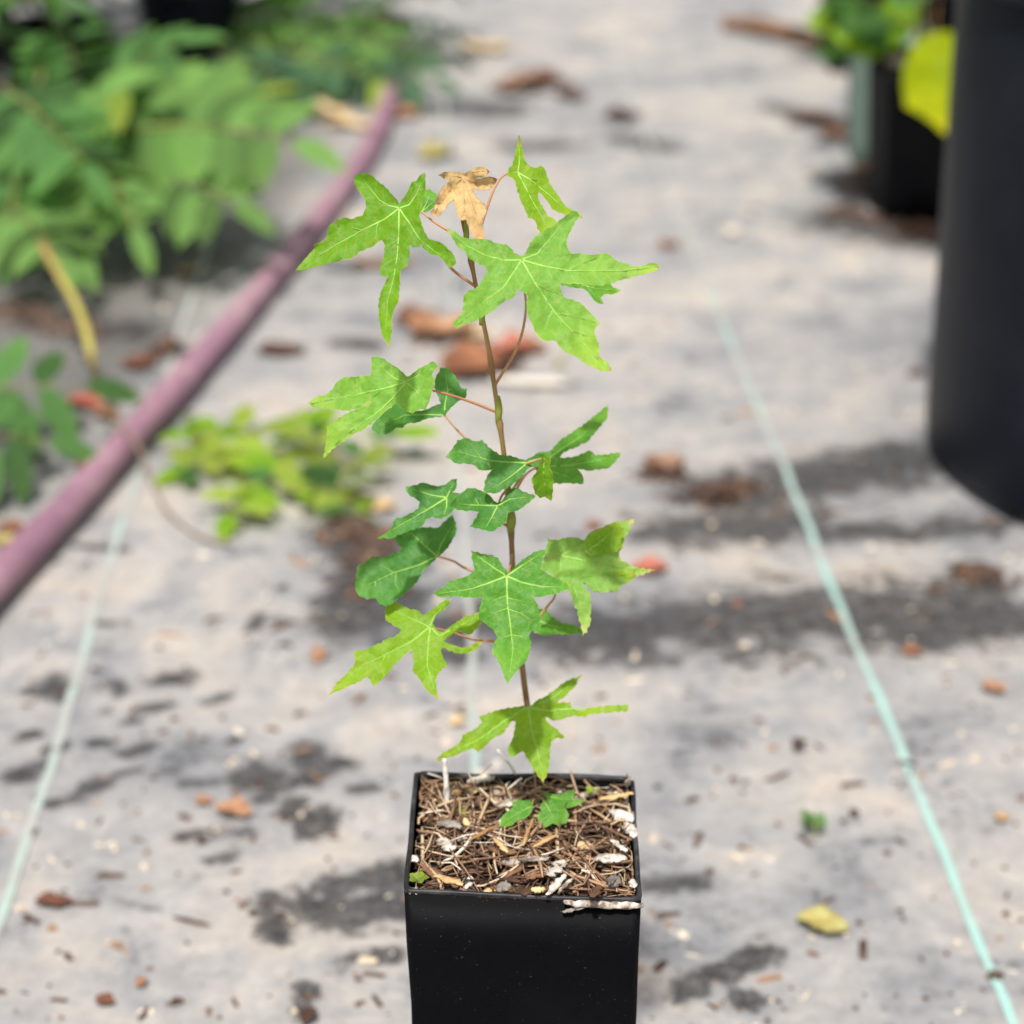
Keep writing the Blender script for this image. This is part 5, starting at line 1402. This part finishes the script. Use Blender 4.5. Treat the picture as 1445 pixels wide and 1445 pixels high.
pebble('pinkish stone chip right of the teal stripe', 1413, 1157, 20, M_lit_t, cat='stone', name='stone_chip')
litter_leaf('faded pink leaf scrap right of the teal stripe', 1402, 976, 34, 20, M_lit_o, -.6, .4, 33)
litter_leaf('small brown leaf on the clean mat beside the round pot', 1292, 531, 22, 14, M_lit_b, .2, .5, 34)
litter_stick('thick brown stick with orange broken ends lying far back', (1022, 40), (1180, 74), 32, M_bbark, 35, 'stick', 'stick', .7)
pebble('orange broken end of bark by the thick brown stick', 1030, 44, 26, M_lit_o, cat='bark chip', name='bark_chip')
litter_leaf('orange leaf by the broken end of the thick brown stick', 1146, 64, 34, 26, M_lit_o, .4, .4, 36)
litter_leaf('long dark brown leaf pile piece before the small pots', 1155, 176, 84, 22, M_lit_b, .1, .5, 37)
litter_leaf('brick brown leaf under the dark leaf piece', 1180, 194, 40, 18, M_lit_o, -.1, .3, 38)
litter_leaf('rust leaf at the corner of the small black pot', 1222, 245, 36, 26, M_lit_o, .3, .5, 39)
litter_leaf('rust brown leaf leaning before the large round pot', 1302, 330, 40, 40, M_lit_o, .9, .5, 40)
litter_leaf('dark curled leaf in the distant leaf drift', 735, 132, 80, 30, M_lit_b, .2, .6, 41)
litter_leaf('reddish brown leaf in the distant leaf drift', 772, 122, 56, 26, M_lit_o, .1, .5, 42)
litter_leaf('brown leaf right of the distant leaf drift', 806, 142, 44, 20, M_lit_b, -.4, .5, 43)
litter_leaf('dull brown leaf far behind the sapling', 880, 168, 46, 22, M_lit_b, .0, .4, 44)
litter_leaf('orange-tan leaf lying alone far back', 686, 74, 64, 28, M_lit_t, .0, .3, 45)
litter_leaf('ochre leaf against the far end of the hose', 572, 168, 44, 30, M_lit_o, .5, .4, 46)
litter_leaf('golden leaf behind the shrivelled tan leaf', 616, 222, 56, 44, M_lit_y, .9, .4, 47)
litter_leaf('tan leaf heap beneath the row of plants', 440, 168, 90, 34, M_lit_t, .1, .4, 48)
litter_leaf('light brown leaf below the row of plants', 490, 182, 60, 24, M_lit_t, -.2, .4, 49)
litter_leaf('brown leaf speck on the far mat', 945, 352, 30, 22, M_lit_o, .4, .5, 50)
litter_leaf('maroon flat leaf left of the hanging leaf lobe', 540, 378, 80, 20, M_lit_b, .0, .25, 51)
litter_leaf('yellow fallen leaf below the purple hose', 4, 770, 40, 30, M_lit_y, .3, .3, 52)
litter_leaf('rust leaf on the far side of the purple hose', 18, 755, 40, 24, M_lit_o, .5, .4, 53)
pebble('white stone chip behind the lowest sapling leaf', 630, 1054, 18, M_peb, cat='stone', name='stone_chip')
litter_leaf('small tan leaf behind the lowest sapling leaf', 645, 1026, 22, 16, M_lit_t, .3, .6, 54)

def soil_spill(label, spots, n, seed):
    """loose dark crumbs heaped on the mat: pixel centres with a radius in metres"""
    rnd = random.Random(seed)
    V, F, H = [], [], []
    for i in range(n):
        (px, py), r = rnd.choice(spots)
        c = at_h(px, py, 0)
        q = abs(rnd.gauss(0, .5)); a = rnd.uniform(0, 6.28)
        if q > 1.2: continue
        c = c + Vector((math.cos(a), math.sin(a), 0)) * (q * r)
        c.z = .0005 + max(0, .010 * (1 - q)) * rnd.random()
        k = rnd.uniform(.0012, .0040)
        o = len(V)
        for sx, sy, sz in ((-1, -1, -.3), (1, -.8, -.3), (1, 1, -.3), (-.9, 1, -.3), (-.5, -.4, .8), (.6, -.3, .9), (.4, .5, .7), (-.5, .5, .9)):
            V.append(c + Vector((sx * k * rnd.uniform(.7, 1.2), sy * k * rnd.uniform(.7, 1.2), sz * k)))
        F += [tuple(o + t for t in f) for f in ((0, 1, 5, 4), (1, 2, 6, 5), (2, 3, 7, 6), (3, 0, 4, 7), (4, 5, 6, 7))]
        H += [rnd.choice((0, 0, .02, .05, .08, .15, .4))] * 8
    tag(mk('spilled_soil', V, F, M_needle, smooth=False, attrs={'hue': H}), label, 'soil', kind='stuff')
soil_spill('dark soil spilled on the mat beside the sprawling weed', [((495, 750), .030), ((520, 790), .034), ((535, 830), .03), ((500, 710), .02), ((545, 760), .025)], 900, 5)
soil_spill('dark soil spilled at the foot of the small square pots', [((1210, 265), .04), ((1250, 310), .05), ((1300, 330), .05), ((1190, 300), .03)], 800, 6)
soil_spill('dark soil crumbs around the curled leaves beside the big stain', [((940, 675), .03), ((1000, 705), .035), ((1040, 690), .03), ((1380, 815), .03)], 420, 7)
soil_spill('dark soil crumbs under the dry leaf cluster behind the sapling', [((610, 480), .03), ((660, 510), .04), ((710, 520), .03)], 420, 8)
soil_spill('dark soil crumbs under the leafy plants by the hose', [((20, 440), .05), ((110, 470), .05), ((60, 455), .05), ((230, 500), .025)], 600, 9)

# small green sprout on the mat
gs = at_h(1153, 1185, 0)
GS = empty('sprout', gs)
tag(GS, 'tiny green sprout lying on the mat between pot and teal stripe', 'sprout')
V, F = tube(smooth_path([gs, gs + Vector((-.001, .004, .005)), gs + Vector((-.001, .008, .010))], 4), .0008, 6)
mk('stem', V, F, M_rachis, GS, origin=gs)
for k, (a, L) in enumerate(((2.2, .016), (.9, .013), (3.4, .012), (-.3, .010))):
    link('leaf', ME_SPRIG['g'], gs + Vector((-.001, .006, .008)), GS, basis(Vector((math.cos(a), math.sin(a), .35)), Vector((0, -.3, 1)), L))

# countless crumbs of bark and grit
def build_grit():
    rnd = random.Random(77)
    V, F, H = [], [], []
    for i in range(2200):
        px, py = rnd.uniform(-200, 1650), rnd.uniform(40, 1560)
        p = at_h(px, py, 0)
        if (p.xy - POT_C.xy).length < .08: continue
        r = abs(rnd.gauss(0, .0011)) + .0005
        L = r * rnd.choice((1, 1, 1.4, 2.5, 4))
        a = rnd.uniform(0, 3.14)
        ux, uy = Vector((math.cos(a), math.sin(a), 0)), Vector((-math.sin(a), math.cos(a), 0))
        o = len(V)
        z = ground_z(p.x, p.y)
        c = Vector((p.x, p.y, z))
        for sx, sy, sz in ((-1, -1, 0), (1, -.8, 0), (1, 1, 0), (-.9, 1, 0), (-.5, -.4, 1.1), (.6, -.3, 1.0), (.4, .5, .9), (-.5, .5, 1.2)):
            V.append(c + ux * sx * L + uy * sy * r + Vector((0, 0, sz * r * rnd.uniform(.6, 1.1) + .0003)))
        F += [tuple(o + q for q in f) for f in ((0, 1, 5, 4), (1, 2, 6, 5), (2, 3, 7, 6), (3, 0, 4, 7), (4, 5, 6, 7))]
        h = rnd.choice((.02, .05, .08, .12, .2, .3, .5, .9, .97))
        H += [h] * 8
    tag(mk('grit', V, F, M_needle, smooth=False, attrs={'hue': H}), 'scattered crumbs of bark and grit on the weed mat', 'grit', kind='stuff')
build_grit()
